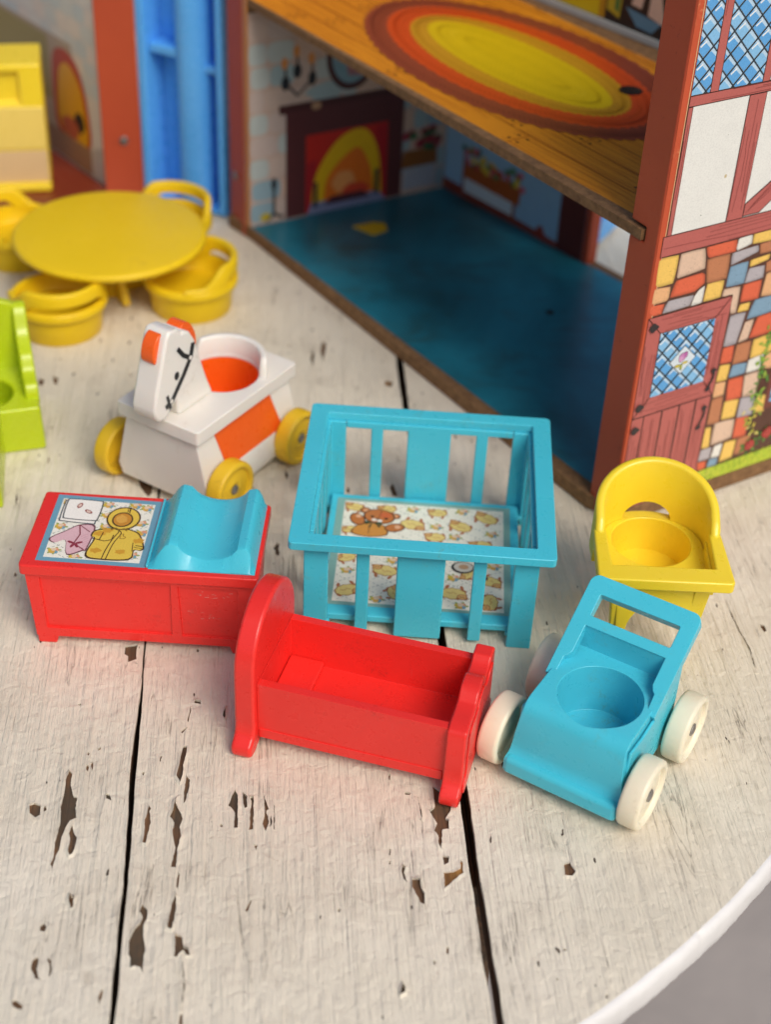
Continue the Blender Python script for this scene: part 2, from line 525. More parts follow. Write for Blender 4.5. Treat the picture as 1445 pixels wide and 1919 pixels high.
CHIPS=[('d',[(-8.14,27.77),(-8.02,27.65),(-7.97,27.21),(-7.84,26.86),(-7.72,26.83),(-7.7,26.44),(-7.61,26.12),(-7.75,26.01),(-7.82,25.76),(-7.85,25.45),(-7.83,25.01),(-7.88,24.84),(-7.88,24.61),(-7.9,24.41),(-7.99,24.57),(-7.95,24.77),(-8.01,25.24),(-8.0,25.92),(-8.11,26.48),(-8.11,26.91),(-8.17,27.49)]),('d',[(-7.68,25.91),(-7.58,25.64),(-7.47,25.49),(-7.45,25.14),(-7.47,24.9),(-7.54,24.83),(-7.63,25.02),(-7.64,25.33),(-7.72,25.6)]),('d',[(-8.93,26.49),(-8.81,26.56),(-8.6,26.48),(-8.56,26.16),(-8.67,26.05),(-8.86,26.18)]),('d',[(-8.57,26.48),(-8.48,26.47),(-8.44,26.33),(-8.5,26.27)]),('d',[(-7.02,27.02),(-6.92,26.99),(-6.82,26.78),(-6.97,26.84)]),('b',[(-5.83,26.71),(-5.73,26.57),(-5.76,26.46),(-5.66,26.08),(-5.68,25.73),(-5.69,25.36),(-5.79,25.39),(-5.8,25.73),(-5.86,26.21),(-5.83,26.42)]),('b',[(-5.22,28.88),(-5.11,28.89),(-5.08,28.62),(-5.1,28.24),(-5.08,27.71),(-5.11,27.49),(-5.25,27.74),(-5.24,28.15),(-5.24,28.61)]),('b',[(-4.99,27.81),(-4.85,27.65),(-4.85,27.21),(-4.88,26.85),(-4.93,26.77),(-4.98,27.27),(-4.98,27.57)]),('b',[(-5.11,27.03),(-5.12,26.79),(-4.94,26.48),(-4.86,26.28),(-4.9,26.0),(-4.81,25.66),(-4.85,25.31),(-4.81,24.67),(-4.96,24.67),(-4.93,25.31),(-5.08,25.81),(-5.08,26.12),(-5.23,26.32),(-5.17,26.61),(-5.18,26.83)]),('b',[(-4.7,23.88),(-4.62,23.45),(-4.61,23.08),(-4.65,22.74),(-4.76,22.79),(-4.78,23.19),(-4.75,23.63)]),('b',[(-4.55,22.65),(-4.37,22.61),(-4.29,22.31),(-4.16,22.26),(-4.09,22.03),(-4.19,22.02),(-4.28,22.16),(-4.36,22.07),(-4.39,21.98),(-4.49,22.0),(-4.51,22.36)]),('d',[(-5.48,23.48),(-5.3,23.31),(-5.28,23.03),(-5.33,22.85),(-5.27,22.49),(-5.18,22.2),(-5.17,21.9),(-5.12,21.47),(-5.23,21.64),(-5.37,21.66),(-5.47,21.6),(-5.51,21.88),(-5.67,21.99),(-5.75,22.4),(-5.58,22.62),(-5.54,22.77),(-5.44,22.93),(-5.41,23.09),(-5.52,23.26)]),('b',[(-4.21,21.3),(-4.07,21.28),(-4.05,20.84),(-4.0,19.97),(-4.09,19.97),(-4.16,20.77)]),('d',[(-7.82,22.69),(-7.75,22.76),(-7.65,22.67),(-7.67,22.52),(-7.79,22.54)]),('d',[(-7.63,21.75),(-7.62,21.46),(-7.54,21.24),(-7.43,21.16),(-7.62,21.18),(-7.78,21.45),(-7.79,21.71),(-7.71,21.8)]),('d',[(-7.45,21.79),(-7.33,21.71),(-7.27,21.37),(-7.31,21.22),(-7.34,21.54)]),('d',[(-8.02,20.57),(-7.92,20.6),(-7.71,20.45),(-7.74,20.33),(-7.87,20.36),(-7.97,20.41)]),('d',[(-5.99,21.02),(-5.97,20.77),(-6.0,20.58),(-6.06,20.77),(-6.04,20.94)]),('b',[(-7.5,32.8),(-7.01,32.93),(-6.88,32.22),(-6.93,32.08),(-7.08,32.25),(-7.29,32.11),(-7.34,32.36),(-7.46,32.44)]),('b',[(-5.16,30.71),(-4.96,30.68),(-4.95,30.52),(-5.15,30.53)]),('b',[(-5.18,29.64),(-5.32,29.35),(-5.37,29.43),(-5.26,29.59)]),('b',[(-5.23,30.41),(-5.19,30.21),(-5.21,29.8),(-5.25,29.88)]),('d',[(-7.53,27.76),(-7.61,28.06),(-7.58,28.14),(-7.52,27.91)]),('d',[(-7.77,28.47),(-7.71,28.43),(-7.72,28.34),(-7.77,28.37)]),('d',[(-7.71,28.01),(-7.65,27.98),(-7.63,27.75),(-7.69,27.83)]),('b',[(-7.54,28.6),(-7.46,28.68),(-7.43,28.61),(-7.5,28.54)]),('b',[(-4.74,24.52),(-4.69,24.46),(-4.68,24.01),(-4.72,24.07)]),('b',[(-5.38,32.87),(-5.3,32.86),(-5.3,32.7),(-5.36,32.71)]),('b',[(-6.19,27.86),(-6.11,27.82),(-6.13,27.71),(-6.19,27.74)]),('b',[(-5.78,28.48),(-5.73,28.46),(-5.75,28.25),(-5.78,28.26)]),('b',[(-3.7,27.16),(-3.62,27.39),(-3.52,27.21),(-3.4,26.07),(-3.51,26.05),(-3.55,26.56),(-3.68,26.76),(-3.75,26.8)]),('b',[(-3.42,27.33),(-3.26,27.16),(-3.2,26.8),(-3.3,26.72),(-3.38,27.0)]),('b',[(-3.21,27.16),(-3.1,27.17),(-3.05,26.74),(-3.0,26.03),(-3.12,26.01),(-3.14,26.52)]),('b',[(-2.83,27.2),(-2.73,26.98),(-2.65,26.76),(-2.71,26.69),(-2.61,26.34),(-2.67,25.98),(-2.79,26.26),(-2.77,26.61)]),('b',[(-2.55,26.93),(-2.51,26.92),(-2.44,26.07),(-2.48,26.07)]),('d',[(-2.95,25.55),(-2.83,25.54),(-2.86,25.35)]),('b',[(0.91,27.63),(1.07,27.61),(1.05,27.52),(0.92,27.52)]),('b',[(1.65,27.91),(2.18,27.46),(2.14,27.02),(2.01,26.76),(2.1,26.73),(2.11,26.41),(1.93,26.37),(1.91,25.67),(1.81,25.87),(1.8,26.15),(1.69,26.32),(1.77,26.57),(1.66,26.77),(1.55,26.98),(1.71,27.14)]),('b',[(1.91,25.5),(2.11,25.49),(2.09,25.28),(1.96,25.19)]),('o',[(2.38,25.38),(2.49,25.34),(2.47,24.96),(2.35,24.86),(2.14,24.62),(1.97,24.41),(1.94,24.97),(2.2,25.02),(2.38,25.13)]),('b',[(0.91,25.13),(0.99,25.04),(0.96,24.87),(1.05,24.55),(0.94,24.67),(0.87,24.93)]),('b',[(1.15,24.72),(1.36,24.73),(1.41,24.38),(1.49,24.25),(1.48,23.92),(1.37,23.96),(1.31,24.11),(1.15,24.42)]),('b',[(0.98,21.61),(1.07,21.44),(1.05,21.3),(0.93,21.23),(0.94,21.43)]),('b',[(2.03,22.7),(2.09,22.67),(2.08,22.49),(2.02,22.49)]),('b',[(-2.83,23.79),(-2.8,23.75),(-2.89,23.4),(-2.94,23.46)]),('b',[(0.46,28.24),(0.51,28.23),(0.5,28.01),(0.47,28.03)]),('b',[(0.55,25.65),(0.59,25.62),(0.58,25.41),(0.55,25.44)]),('b',[(1.71,22.29),(1.76,22.26),(1.75,22.16),(1.71,22.17)]),('b',[(-3.89,26.18),(-3.8,26.15),(-3.81,26.06),(-3.86,26.08)]),('b',[(1.24,27.47),(1.28,27.44),(1.4,26.76),(1.37,26.61)]),('b',[(0.56,25.24),(0.6,25.23),(0.59,25.12),(0.56,25.14)]),('d',[(5.03,25.44),(5.22,25.52),(5.28,25.33),(5.34,25.2),(5.24,25.03),(5.03,25.05)]),('d',[(5.78,21.58),(5.83,21.58),(5.82,21.46),(5.78,21.47)]),('d',[(8.9,24.04),(8.95,24.03),(8.92,23.95),(8.89,23.97)]),('d',[(4.86,22.83),(4.94,22.81),(4.92,22.75),(4.86,22.76)]),('d',[(4.63,21.96),(4.69,21.95),(4.68,21.9),(4.64,21.9)]),('b',[(-8.56,41.37),(-7.31,41.11),(-7.34,40.09),(-7.76,40.45),(-7.97,40.22),(-8.33,40.68)]),('b',[(0.28,50.78),(0.17,49.36),(0.36,47.28),(0.12,48.97)]),('o',[(-0.27,48.46),(0.06,48.34),(-0.01,47.95),(-0.3,48.08)]),('b',[(0.21,41.78),(0.38,41.17),(0.38,41.02),(0.2,41.0),(0.09,41.46)]),('d',[(-3.52,42.24),(-3.4,41.93),(-3.45,41.61),(-3.55,41.92)]),('b',[(-1.37,41.42),(-1.25,41.34),(-1.27,41.03),(-1.37,41.11)]),('d',[(-13.21,47.33),(-12.95,47.2),(-12.93,46.75),(-13.16,46.88)]),('d',[(-11.82,42.46),(-11.7,42.08),(-11.72,41.82)]),('d',[(-12.38,40.04),(-12.24,39.75),(-12.22,39.3),(-12.34,39.65)]),('d',[(-12.74,47.53),(-12.47,47.4),(-12.44,46.88),(-12.61,47.01)]),('b',[(0.87,34.49),(1.28,34.43),(1.25,34.08),(1.04,33.97),(0.92,34.2)]),('d',[(-2.84,51.08),(-2.65,50.85),(-2.69,49.47),(-2.87,50.26)]),('d',[(-3.19,50.43),(-3.06,50.03),(-3.07,49.04),(-3.22,49.74)]),('b',[(10.83,36.57),(10.96,35.77),(11.08,34.91),(11.27,34.06),(11.3,33.05),(11.28,33.05),(11.21,34.06),(11.02,34.89),(10.9,35.77),(10.81,36.57)]),('b',[(12.57,43.15),(12.67,42.43),(12.75,41.62),(12.73,41.62),(12.63,42.43),(12.55,43.15)]),('b',[(10.59,38.67),(10.69,37.95),(10.79,37.09),(10.77,37.09),(10.65,37.95),(10.57,38.67)]),('b',[(5.85,23.16),(5.91,22.54),(5.94,21.79),(5.92,21.79),(5.87,22.54),(5.83,23.16)]),('b',[(-4.29,22.05),(-4.08,21.17),(-4.09,20.45),(-4.11,20.45),(-4.14,21.17),(-4.31,22.05)]),]
STONES=[('y',[(0.13,9.86),(0.92,9.84),(0.92,9.3),(0.86,8.9),(0.16,8.91)]),('p',[(1.0,9.85),(1.94,9.84),(2.09,9.12),(1.03,9.03),(0.98,9.13)]),('r',[(2.0,9.85),(3.21,9.85),(3.24,9.44),(2.19,9.45),(2.08,9.57)]),('w',[(3.27,9.86),(3.82,9.88),(3.85,9.56),(3.31,9.45),(3.24,9.54)]),('y',[(3.87,9.88),(4.75,9.88),(4.85,9.5),(3.89,9.54)]),('b',[(2.11,9.42),(3.03,9.41),(3.07,8.55),(2.26,8.57)]),('g',[(3.12,9.4),(4.15,9.45),(4.22,9.22),(3.15,8.98)]),('b',[(4.22,9.47),(4.85,9.48),(4.96,9.1),(4.3,9.11)]),('u',[(3.14,8.94),(3.89,8.97),(3.87,8.2),(3.11,8.23)]),('y',[(3.96,8.97),(4.77,9.02),(4.73,8.83),(3.98,8.73)]),('g',[(3.96,8.69),(4.62,8.66),(4.66,8.21),(3.89,8.18)]),('b',[(4.67,8.74),(5.03,8.82),(5.15,8.38),(4.73,8.38)]),('r',[(0.99,8.96),(2.01,9.0),(2.14,8.89),(2.18,8.6),(1.81,8.39),(0.85,8.41)]),('o',[(0.15,8.87),(0.8,8.81),(0.81,8.43),(0.73,8.33),(0.13,8.32)]),('r',[(0.11,8.28),(0.68,8.25),(0.62,7.91),(0.14,7.92)]),('g',[(0.8,8.31),(1.84,8.28),(1.73,7.93),(0.65,7.91)]),('w',[(2.22,8.5),(2.22,7.92),(1.78,7.9),(1.85,8.21),(2.02,8.42)]),('y',[(2.3,8.54),(3.0,8.52),(2.97,7.93),(2.26,7.93)]),('p',[(3.06,8.18),(3.75,8.12),(3.78,7.18),(3.55,7.19),(3.51,7.91),(3.03,7.93)]),('r',[(3.87,8.14),(4.64,8.15),(4.64,7.48),(3.87,7.52)]),('o',[(4.78,8.33),(5.16,8.33),(5.39,7.47),(4.74,7.52)]),('y',[(3.89,7.43),(4.33,7.42),(4.3,7.14),(3.84,7.16)]),('u',[(4.51,7.46),(5.4,7.44),(5.55,6.84),(4.31,6.79)]),('g',[(3.57,7.11),(4.24,7.09),(4.07,5.97),(3.53,5.99)]),('p',[(4.29,6.71),(4.66,6.73),(4.56,6.03),(4.15,5.98)]),('r',[(4.8,6.77),(5.57,6.79),(5.77,6.02),(4.6,6.02)]),('r',[(3.54,5.94),(4.02,5.93),(4.04,5.3),(3.53,5.34)]),('b',[(4.12,5.92),(4.76,5.91),(4.77,5.17),(4.09,5.17)]),('y',[(4.84,5.92),(5.79,5.96),(5.97,5.26),(4.85,5.19)]),('y',[(3.56,5.29),(4.02,5.22),(3.99,4.63),(3.52,4.66)]),('u',[(4.13,5.15),(4.78,5.08),(4.76,4.67),(4.05,4.68)]),('w',[(4.81,5.16),(5.5,5.22),(5.43,4.65),(4.81,4.65)]),('o',[(3.51,4.62),(3.98,4.57),(3.99,4.04),(3.52,4.05)]),('r',[(4.07,4.61),(4.74,4.57),(4.83,3.72),(4.16,3.74)]),('p',[(4.78,4.58),(5.45,4.58),(5.52,3.65),(4.88,3.7)]),('b',[(3.51,4.01),(4.0,4.0),(4.05,2.95),(3.5,2.99)]),('y',[(4.1,3.75),(4.77,3.67),(4.72,2.97),(4.11,3.02)]),('g',[(4.83,3.69),(5.49,3.57),(5.53,2.82),(4.83,2.89)]),('y',[(3.48,2.89),(3.74,2.85),(3.81,2.01),(3.47,2.05)]),('p',[(3.86,2.97),(4.76,2.89),(4.78,2.12),(3.87,2.06)]),('r',[(4.83,2.89),(5.39,2.82),(5.44,2.0),(4.84,2.05)]),('g',[(3.46,1.99),(3.96,1.99),(3.95,1.52),(3.44,1.53)]),('w',[(4.06,1.98),(4.44,2.0),(4.39,1.47),(4.0,1.51)]),('y',[(4.51,2.0),(5.06,1.96),(5.01,1.23),(4.43,1.21)]),('b',[(5.11,1.97),(5.7,1.97),(5.73,1.23),(5.07,1.31)]),('r',[(3.43,1.49),(3.82,1.45),(3.84,1.15),(3.48,1.13)]),('u',[(3.96,1.48),(4.36,1.42),(4.33,1.13),(3.89,1.14)]),('y',[(5.55,3.51),(5.99,3.51),(6.08,2.79),(5.61,2.88)]),('o',[(5.58,5.2),(6.03,5.2),(6.22,4.52),(5.51,4.63)]),]

# ------------------------------------------------------------------ materials used all over
def paint_mat():
    m, nt, N, L, b = nodes_of("chipped_cream_paint")
    grain = mapped(nt, (1, 1, 1), (0, 0, radians(-5.785)))          # along the planks
    st = N.new('ShaderNodeMapping'); st.inputs['Scale'].default_value = (260, 14, 60); L.new(grain, st.inputs['Vector'])
    st2 = N.new('ShaderNodeMapping'); st2.inputs['Scale'].default_value = (1100, 70, 200); L.new(grain, st2.inputs['Vector'])
    st3 = N.new('ShaderNodeMapping'); st3.inputs['Scale'].default_value = (90, 5, 20); L.new(grain, st3.inputs['Vector'])
    s1 = add_noise(nt, 1, 5, 0.62, st.outputs[0], 0.6)
    s2 = add_noise(nt, 1, 4, 0.6, st2.outputs[0], 0.3)
    s3 = add_noise(nt, 1, 5, 0.6, st3.outputs[0], 1.2)
    cloud = add_noise(nt, 9, 5, 0.55, grain)
    cloud2 = add_noise(nt, 38, 5, 0.65, grain)
    base = ramp(nt, cloud, [(0.30, lin('#d6cfbc')), (0.52, lin('#e2dbc9')), (0.75, lin('#eae3d4'))])
    base = mix(nt, ramp(nt, cloud2, [(0.45, g1(0)), (0.80, g1(0.40))]), base, lin('#bfb29d'))
    gate = ramp(nt, add_noise(nt, 13, 3, 0.55, grain), [(0.40, g1(0.12)), (0.62, g1(1))])
    base = mix(nt, mix(nt, 1.0, ramp(nt, s1, [(0.50, g1(0)), (0.76, g1(0.24))]), gate, 'MULTIPLY'), base, lin('#94897a'))
    stain = ramp(nt, add_noise(nt, 21, 6, 0.72, grain, 0.7), [(0.60, g1(0)), (0.74, g1(0.30))])
    base = mix(nt, stain, base, lin('#a08a6c'))
    oi = N.new('ShaderNodeObjectInfo')
    base = mix(nt, 1.0, base, ramp(nt, oi.outputs['Random'], [(0.0, (0.95, 0.95, 0.94, 1)), (1.0, (1.02, 1.0, 0.98, 1))]), 'MULTIPLY')
    base = mix(nt, ramp(nt, s2, [(0.55, g1(0)), (0.80, g1(0.15))]), base, lin('#958973'))
    crack = ramp(nt, s3, [(0.49, g1(0)), (0.5, g1(1)), (0.51, g1(0))])       # hairline cracks along the grain
    cgate = ramp(nt, cloud2, [(0.50, g1(0)), (0.62, g1(1))])
    ck = mix(nt, 1.0, crack, cgate, 'MULTIPLY')
    base = mix(nt, mix(nt, 1.0, ck, g1(0.5), 'MULTIPLY'), base, lin('#5d4f40'))
    # tiny flakes lost
    sp = N.new('ShaderNodeMapping'); sp.inputs['Scale'].default_value = (420, 130, 100); L.new(grain, sp.inputs['Vector'])
    fl = ramp(nt, add_noise(nt, 1, 2, 0.5, sp.outputs[0]), [(0.725, g1(0)), (0.74, g1(1))])
    base = mix(nt, fl, base, lin('#4a3d30'))
    # rusty freckles in a few patches
    fr = ramp(nt, add_noise(nt, 1300, 2, 0.5, grain), [(0.66, g1(0)), (0.70, g1(1))])
    fg = ramp(nt, add_noise(nt, 26, 2, 0.5, grain), [(0.64, g1(0)), (0.72, g1(0.8))])
    base = mix(nt, mix(nt, 1.0, fr, fg, 'MULTIPLY'), base, lin('#8f6446'))
    L.new(base, b.inputs['Base Color'])
    b.inputs['Roughness'].default_value = 0.55
    b.inputs['Specular IOR Level'].default_value = 0.35
    h = bump(nt, s2, 0.65, 0.0008)
    h = bump(nt, s1, 0.62, 0.0017, h)
    h = bump(nt, cloud2, 0.30, 0.0022, h)
    lump = add_noise(nt, 230, 4, 0.55, grain, 0.8)
    h = bump(nt, lump, 0.42, 0.0015, h)
    ckh = N.new('ShaderNodeInvert'); L.new(ck, ckh.inputs[1])
    h = bump(nt, ckh.outputs[0], 0.5, 0.0005, h)
    L.new(h, b.inputs['Normal'])
    return m


def wood_mat(name, a, c, rough=0.7, ang=-5.785, sc=(420, 22, 420)):
    m, nt, N, L, b = nodes_of(name)
    v = mapped(nt, (1, 1, 1), (0, 0, radians(ang)))
    st = N.new('ShaderNodeMapping'); st.inputs['Scale'].default_value = sc; L.new(v, st.inputs['Vector'])
    f = add_noise(nt, 1, 6, 0.65, st.outputs[0], 0.8)
    cl = add_noise(nt, 45, 4, 0.6, v)
    col = ramp(nt, f, [(0.30, lin(a)), (0.68, lin(c))])
    col = mix(nt, ramp(nt, cl, [(0.42, g1(0)), (0.66, g1(0.75))]), col, lin('#3a3c32'))
    L.new(col, b.inputs['Base Color'])
    b.inputs['Roughness'].default_value = rough
    L.new(bump(nt, f, 0.7, 0.0010), b.inputs['Normal'])
    return m


PAINT = paint_mat()
BAREWOOD = wood_mat("bare_weathered_wood", '#3f2c1e', '#86603f')
BLUEWHITE = plastic("edge_paint_lit_white", '#e4e3e0', amount=0.35, rough=0.5, dscale=90)  # cleaner rim white; sky light on the edge is in the colour too
OLDWHITE = plastic("cream_island_paint", '#d8cdbb', amount=0.5, rough=0.5)
GOLDWOOD = wood_mat("golden_bare_wood", '#6e4a22', '#a9793f')

# ------------------------------------------------------------------ ground far below
gm, gnt, gN, gL, gb = nodes_of("concrete_paving")
gv = mapped(gnt)
gL.new(ramp(gnt, add_noise(gnt, 3, 6, 0.6, gv), [(0.3, lin('#8d8681')), (0.7, lin('#a59d97'))]), gb.inputs['Base Color'])
gb.inputs['Roughness'].default_value = 0.9
gL.new(bump(gnt, add_noise(gnt, 60, 5, 0.6, gv), 0.4, 0.004), gb.inputs['Normal'])
g = MB().add([(-1500, -1500, -72), (1500, -1500, -72), (1500, 1500, -72), (-1500, 1500, -72)], [(0, 1, 2, 3)]).build("ground", gm, flat=True)
g['kind'] = 'structure'
g['label'] = "grey brown concrete paving far below the table"

# ------------------------------------------------------------------ the round plank table
TC, TR, TRB = (-13.73, 45.05), 30.9, 40.0           # centre, radius towards the camera, radius towards the back
PD = radians(95.785)
pu, pv = (sin(PD), -cos(PD)), (cos(PD), sin(PD))     # across, along the planks


def uv2(u, v):
    return (pu[0] * u + pv[0] * v, pu[1] * u + pv[1] * v)


def xy2uv(x, y):
    return (x * pu[0] + y * pu[1], x * pv[0] + y * pv[1])


def rim_inside(x, y):
    dy = y - TC[1]
    return ((x - TC[0]) / TR) ** 2 + (dy / (TR if dy < 0 else TRB)) ** 2


CU, CV = xy2uv(*TC)


def rim_v(u, sgn, r=1.0):
    """v where the rim crosses the line u = const"""
    lo, hi = CV, CV + sgn * 60
    for _ in range(40):
        mid = (lo + hi) / 2
        if rim_inside(*uv2(u, mid)) < r * r:
            lo = mid
        else:
            hi = mid
    return lo


garden_table = thing("garden_table", "round white painted plank table with cream paint flaking off its boards", "table", (TC[0], TC[1], 0))


def plank_outline(u0, u1, inset, jit, seed, rin=0.17):
    rg = random.Random(seed)
    pts = []
    def edge(u, v0, v1, side):
        n = max(4, int(abs(v1 - v0) / 0.33))
        out = []
        w = 0.0
        for i in range(n + 1):
            v = v0 + (v1 - v0) * i / n
            w = 0.72 * w + rg.uniform(-jit, jit)
            slow = 0.09 * noise.noise(Vector((u, v * 0.22, seed))) * (1 if jit else 0)
            out.append((u + side * (w + slow + inset), v))
        return out
    r = 1 - rin / 31
    n = 40
    near = [(u0 + inset + (u1 - u0 - 2 * inset) * i / n,) for i in range(n + 1)]
    a0, a1 = rim_v(u0 + inset, -1, r), rim_v(u0 + inset, 1, r)
    b0, b1 = rim_v(u1 - inset, -1, r), rim_v(u1 - inset, 1, r)
    pts += edge(u0, a1, a0, 1)
    pts += [(u[0], rim_v(u[0], -1, r) + (rg.uniform(-jit, jit) * 0.5 if jit else 0)) for u in near[1:-1]]
    pts += edge(u1, b0, b1, -1)
    pts += [(u[0], rim_v(u[0], 1, r)) for u in reversed(near[1:-1])]
    return pts


UVP = lambda u, v, c: uv2(u, v) + (c,)
SEAMS = [(-34.0, -30.0), (-29.9, -21.2), (-21.05, -12.4), (-12.25, -3.615), (-3.495, 5.15), (5.41, 22.0)]
# bands at -45..: rim limits u to CU +- 30.9
for k, (u0, u1) in enumerate(SEAMS):
    u0, u1 = max(u0, CU - 30.6), min(u1, CU + 30.6)
    if u1 - u0 < 0.6:
        continue
    core = MB().prism(plank_outline(u0, u1, 0.05, 0.0, k, 0.26), UVP, -1.25, -0.06, top=0)
    p = core.build("plank", [BAREWOOD], garden_table, org=(TC[0], TC[1], 0))
    # skin of paint with the flaked places left open
    holes = []
    ru0, ru1 = u0 + 0.16, u1 - 0.16
    for kind, pts in CHIPS:
        q = [xy2uv(*t) for t in pts]
        cu_ = sum(t[0] for t in q) / len(q)
        if not (u0 < cu_ < u1):
            continue
        q = [(min(max(t[0], ru0), ru1), t[1]) for t in q]
        # ragged rim
        rq = []
        rg = random.Random(len(holes) * 13 + k)
        for i in range(len(q)):
            a, b2 = q[i], q[(i + 1) % len(q)]
            d = hypot(b2[0] - a[0], b2[1] - a[1])
            nn = max(1, int(d / 0.09))
            for j in range(nn):
                t = j / nn
                jj = 0.012 if j else 0
                rq.append((a[0] + (b2[0] - a[0]) * t + rg.uniform(-jj, jj), a[1] + (b2[1] - a[1]) * t + rg.uniform(-jj, jj)))
        holes.append(rq)
    rg = random.Random(100 + k)
    tries = 0
    def clear(h):
        for h2 in holes:
            for x, y in h2[::2]:
                if abs(x - h[0]) < 0.5 and abs(y - h[1]) < 0.9:
                    return False
        return True
    added = 0
    while k in (3, 4, 5) and added < (34 if k != 5 else 10) and tries < 400:
        tries += 1
        u = rg.uniform(u0 + 0.6, u1 - 0.6)
        v = rg.uniform(20, 62) if k != 5 else rg.uniform(30, 62)
        if rim_inside(*uv2(u, v)) > 0.9 or not clear((u, v)):
            continue
        big = rg.random() ** 3
        holes.append(blob(u, v, 0.035 + 0.10 * big * rg.random(), 0.05 + 0.32 * big, n=11, j=0.4, seed=added))
        added += 1
    skin = MB().skin([plank_outline(u0, u1, 0.0, 0.016, 50 + k)] + holes, UVP, -0.16, 0.0)
    for h in holes:                        # lifted, curling lip of paint round part of each flake
        ar = abs(sum(h[i - 1][0] * h[i][1] - h[i][0] * h[i - 1][1] for i in range(len(h)))) / 2
        if ar < 0.03:
            continue
        sgn = 1 if sum(h[i - 1][0] * h[i][1] - h[i][0] * h[i - 1][1] for i in range(len(h))) > 0 else -1
        m_ = len(h)
        rows = []
        for i in range(m_):
            (ax, ay), (bx, by), (cx_, cy_) = h[i - 1], h[i], h[(i + 1) % m_]
            dx, dy = cx_ - ax, cy_ - ay
            d = hypot(dx, dy) or 1
            nx, ny = dy / d * sgn, -dx / d * sgn
            lift_ = max(0.0, noise.noise(Vector((bx * 2.3, by * 1.3, 3.0))) + 0.12) * 0.085
            rows.append(((bx + nx * 0.075, by + ny * 0.075, 0.0006), (bx + nx * 0.02, by + ny * 0.02, 0.0006 + lift_ * 0.7), (bx - nx * 0.012, by - ny * 0.012, lift_ + 0.0006), (bx, by, -0.02)))
        o_ = len(skin.v)
        skin.v += [uv2(q[0], q[1]) + (q[2],) for r_ in rows for q in r_]
        for i in range(m_):
            j = (i + 1) % m_
            for t in range(3):
                skin.f.append([o_ + i * 4 + t, o_ + j * 4 + t, o_ + j * 4 + t + 1, o_ + i * 4 + t + 1] if sgn < 0 else [o_ + j * 4 + t, o_ + i * 4 + t, o_ + i * 4 + t + 1, o_ + j * 4 + t + 1])
                skin.m.append(0)
    skin.build("paint_layer", [PAINT], p, bevel=0.0, org=(TC[0], TC[1], 0), clean=False, normals=False, sharp=30)
    # rim paint, cleaner than the worn top, with edge light painted into its white
    n = max(24, int((u1 - u0) * 14))
    outer, inner = [], []
    for i in range(n + 1):
        u = u0 + 0.02 + (u1 - u0 - 0.04) * i / n
        v = rim_v(u, -1)
        x, y = uv2(u, v)
        d = Vector((x - TC[0], y - TC[1], 0)).normalized()
        outer.append((x, y, d))
    prof = [(-0.26, -0.10), (-0.185, -0.004), (-0.13, -0.012), (-0.07, -0.04), (-0.01, -0.12), (0.03, -0.26), (0.01, -0.85), (-0.03, -1.06), (-0.12, -1.16), (-0.26, -1.10)]
    rings = [[(x + d.x * (a + j_), y + d.y * (a + j_), z + (0.012 * noise.noise(Vector((x * 2.1, y * 2.1, i_))) if 0 < i_ < 4 else 0)) for i_, (a, z) in enumerate(prof) for j_ in (0.035 * noise.noise(Vector((x * 1.6, y * 1.6, z * 3))) + 0.02 * noise.noise(Vector((x * 7, y * 7, z * 6))) - (0.06 if noise.noise(Vector((x * 0.9 + 7, y * 0.9, 2.0))) > 0.42 and 1 < i_ < 6 else 0),)] for x, y, d in outer]
    MB().loft(rings).build("rim_paint", [PAINT if False else BLUEWHITE], p, org=(TC[0], TC[1], 0), sharp=50)

# golden bare patch beside the wide gap is lighter than the other flakes: thin slivers laid in the open holes
for i, (kind, pts) in enumerate([c for c in CHIPS if c[0] == 'o']):
    o = MB().prism([(sum(q[0] for q in pts) / len(pts) + (x - sum(q[0] for q in pts) / len(pts)) * 1.05, sum(q[1] for q in pts) / len(pts) + (y - sum(q[1] for q in pts) / len(pts)) * 1.05) for x, y in pts], XY, -0.058, -0.045).build("bare_patch", GOLDWOOD, None, org=(TC[0], TC[1], 0))
    o.parent = garden_table
# unseen battens added below, laid close to block light through the plank gaps
bt = MB()
for k in range(7):
    v0 = CV - 31 + 10 * k
    vm = max(abs(v0 - CV), abs(v0 + 9.8 - CV))
    hw_ = 0.9 * math.sqrt(max(0.0, 30.0 ** 2 - min(vm, 29.0) ** 2)) if v0 < CV else 26
    c = [uv2(CU - hw_, v0), uv2(CU + hw_, v0), uv2(CU + hw_, v0 + 9.8), uv2(CU - hw_, v0 + 9.8)]
    MB().prism(c, XY, -2.2, -1.3).build("gap_blocker", BAREWOOD, garden_table, bevel=0.1, org=(TC[0], TC[1], 0))
for a in (45, 135, 225, 315):
    MB().box(-2, 2, -2, 2, -72, -2.22).build("leg", BAREWOOD, garden_table, bevel=0.2).location = (22 * cos(radians(a)) * S, 22 * sin(radians(a)) * S, 0)

# ------------------------------------------------------------------ the toy house
def redpaint():
    m, nt, N, L, b = nodes_of("worn_barn_red_paint")
    v = mapped(nt)
    n1 = add_noise(nt, 22, 4, 0.6, v)
    base = mix(nt, n1, lin('#a33f22'), lin('#b84b2a'))
    n2 = ramp(nt, add_noise(nt, 260, 6, 0.75, v, 0.5), [(0.63, g1(0)), (0.70, g1(0.7))])
    base = mix(nt, n2, base, lin('#6f2a18'))
    L.new(base, b.inputs['Base Color'])
    b.inputs['Roughness'].default_value = 0.5
    L.new(bump(nt, add_noise(nt, 300, 5, 0.6, v), 0.08, 0.0008), b.inputs['Normal'])
    return m


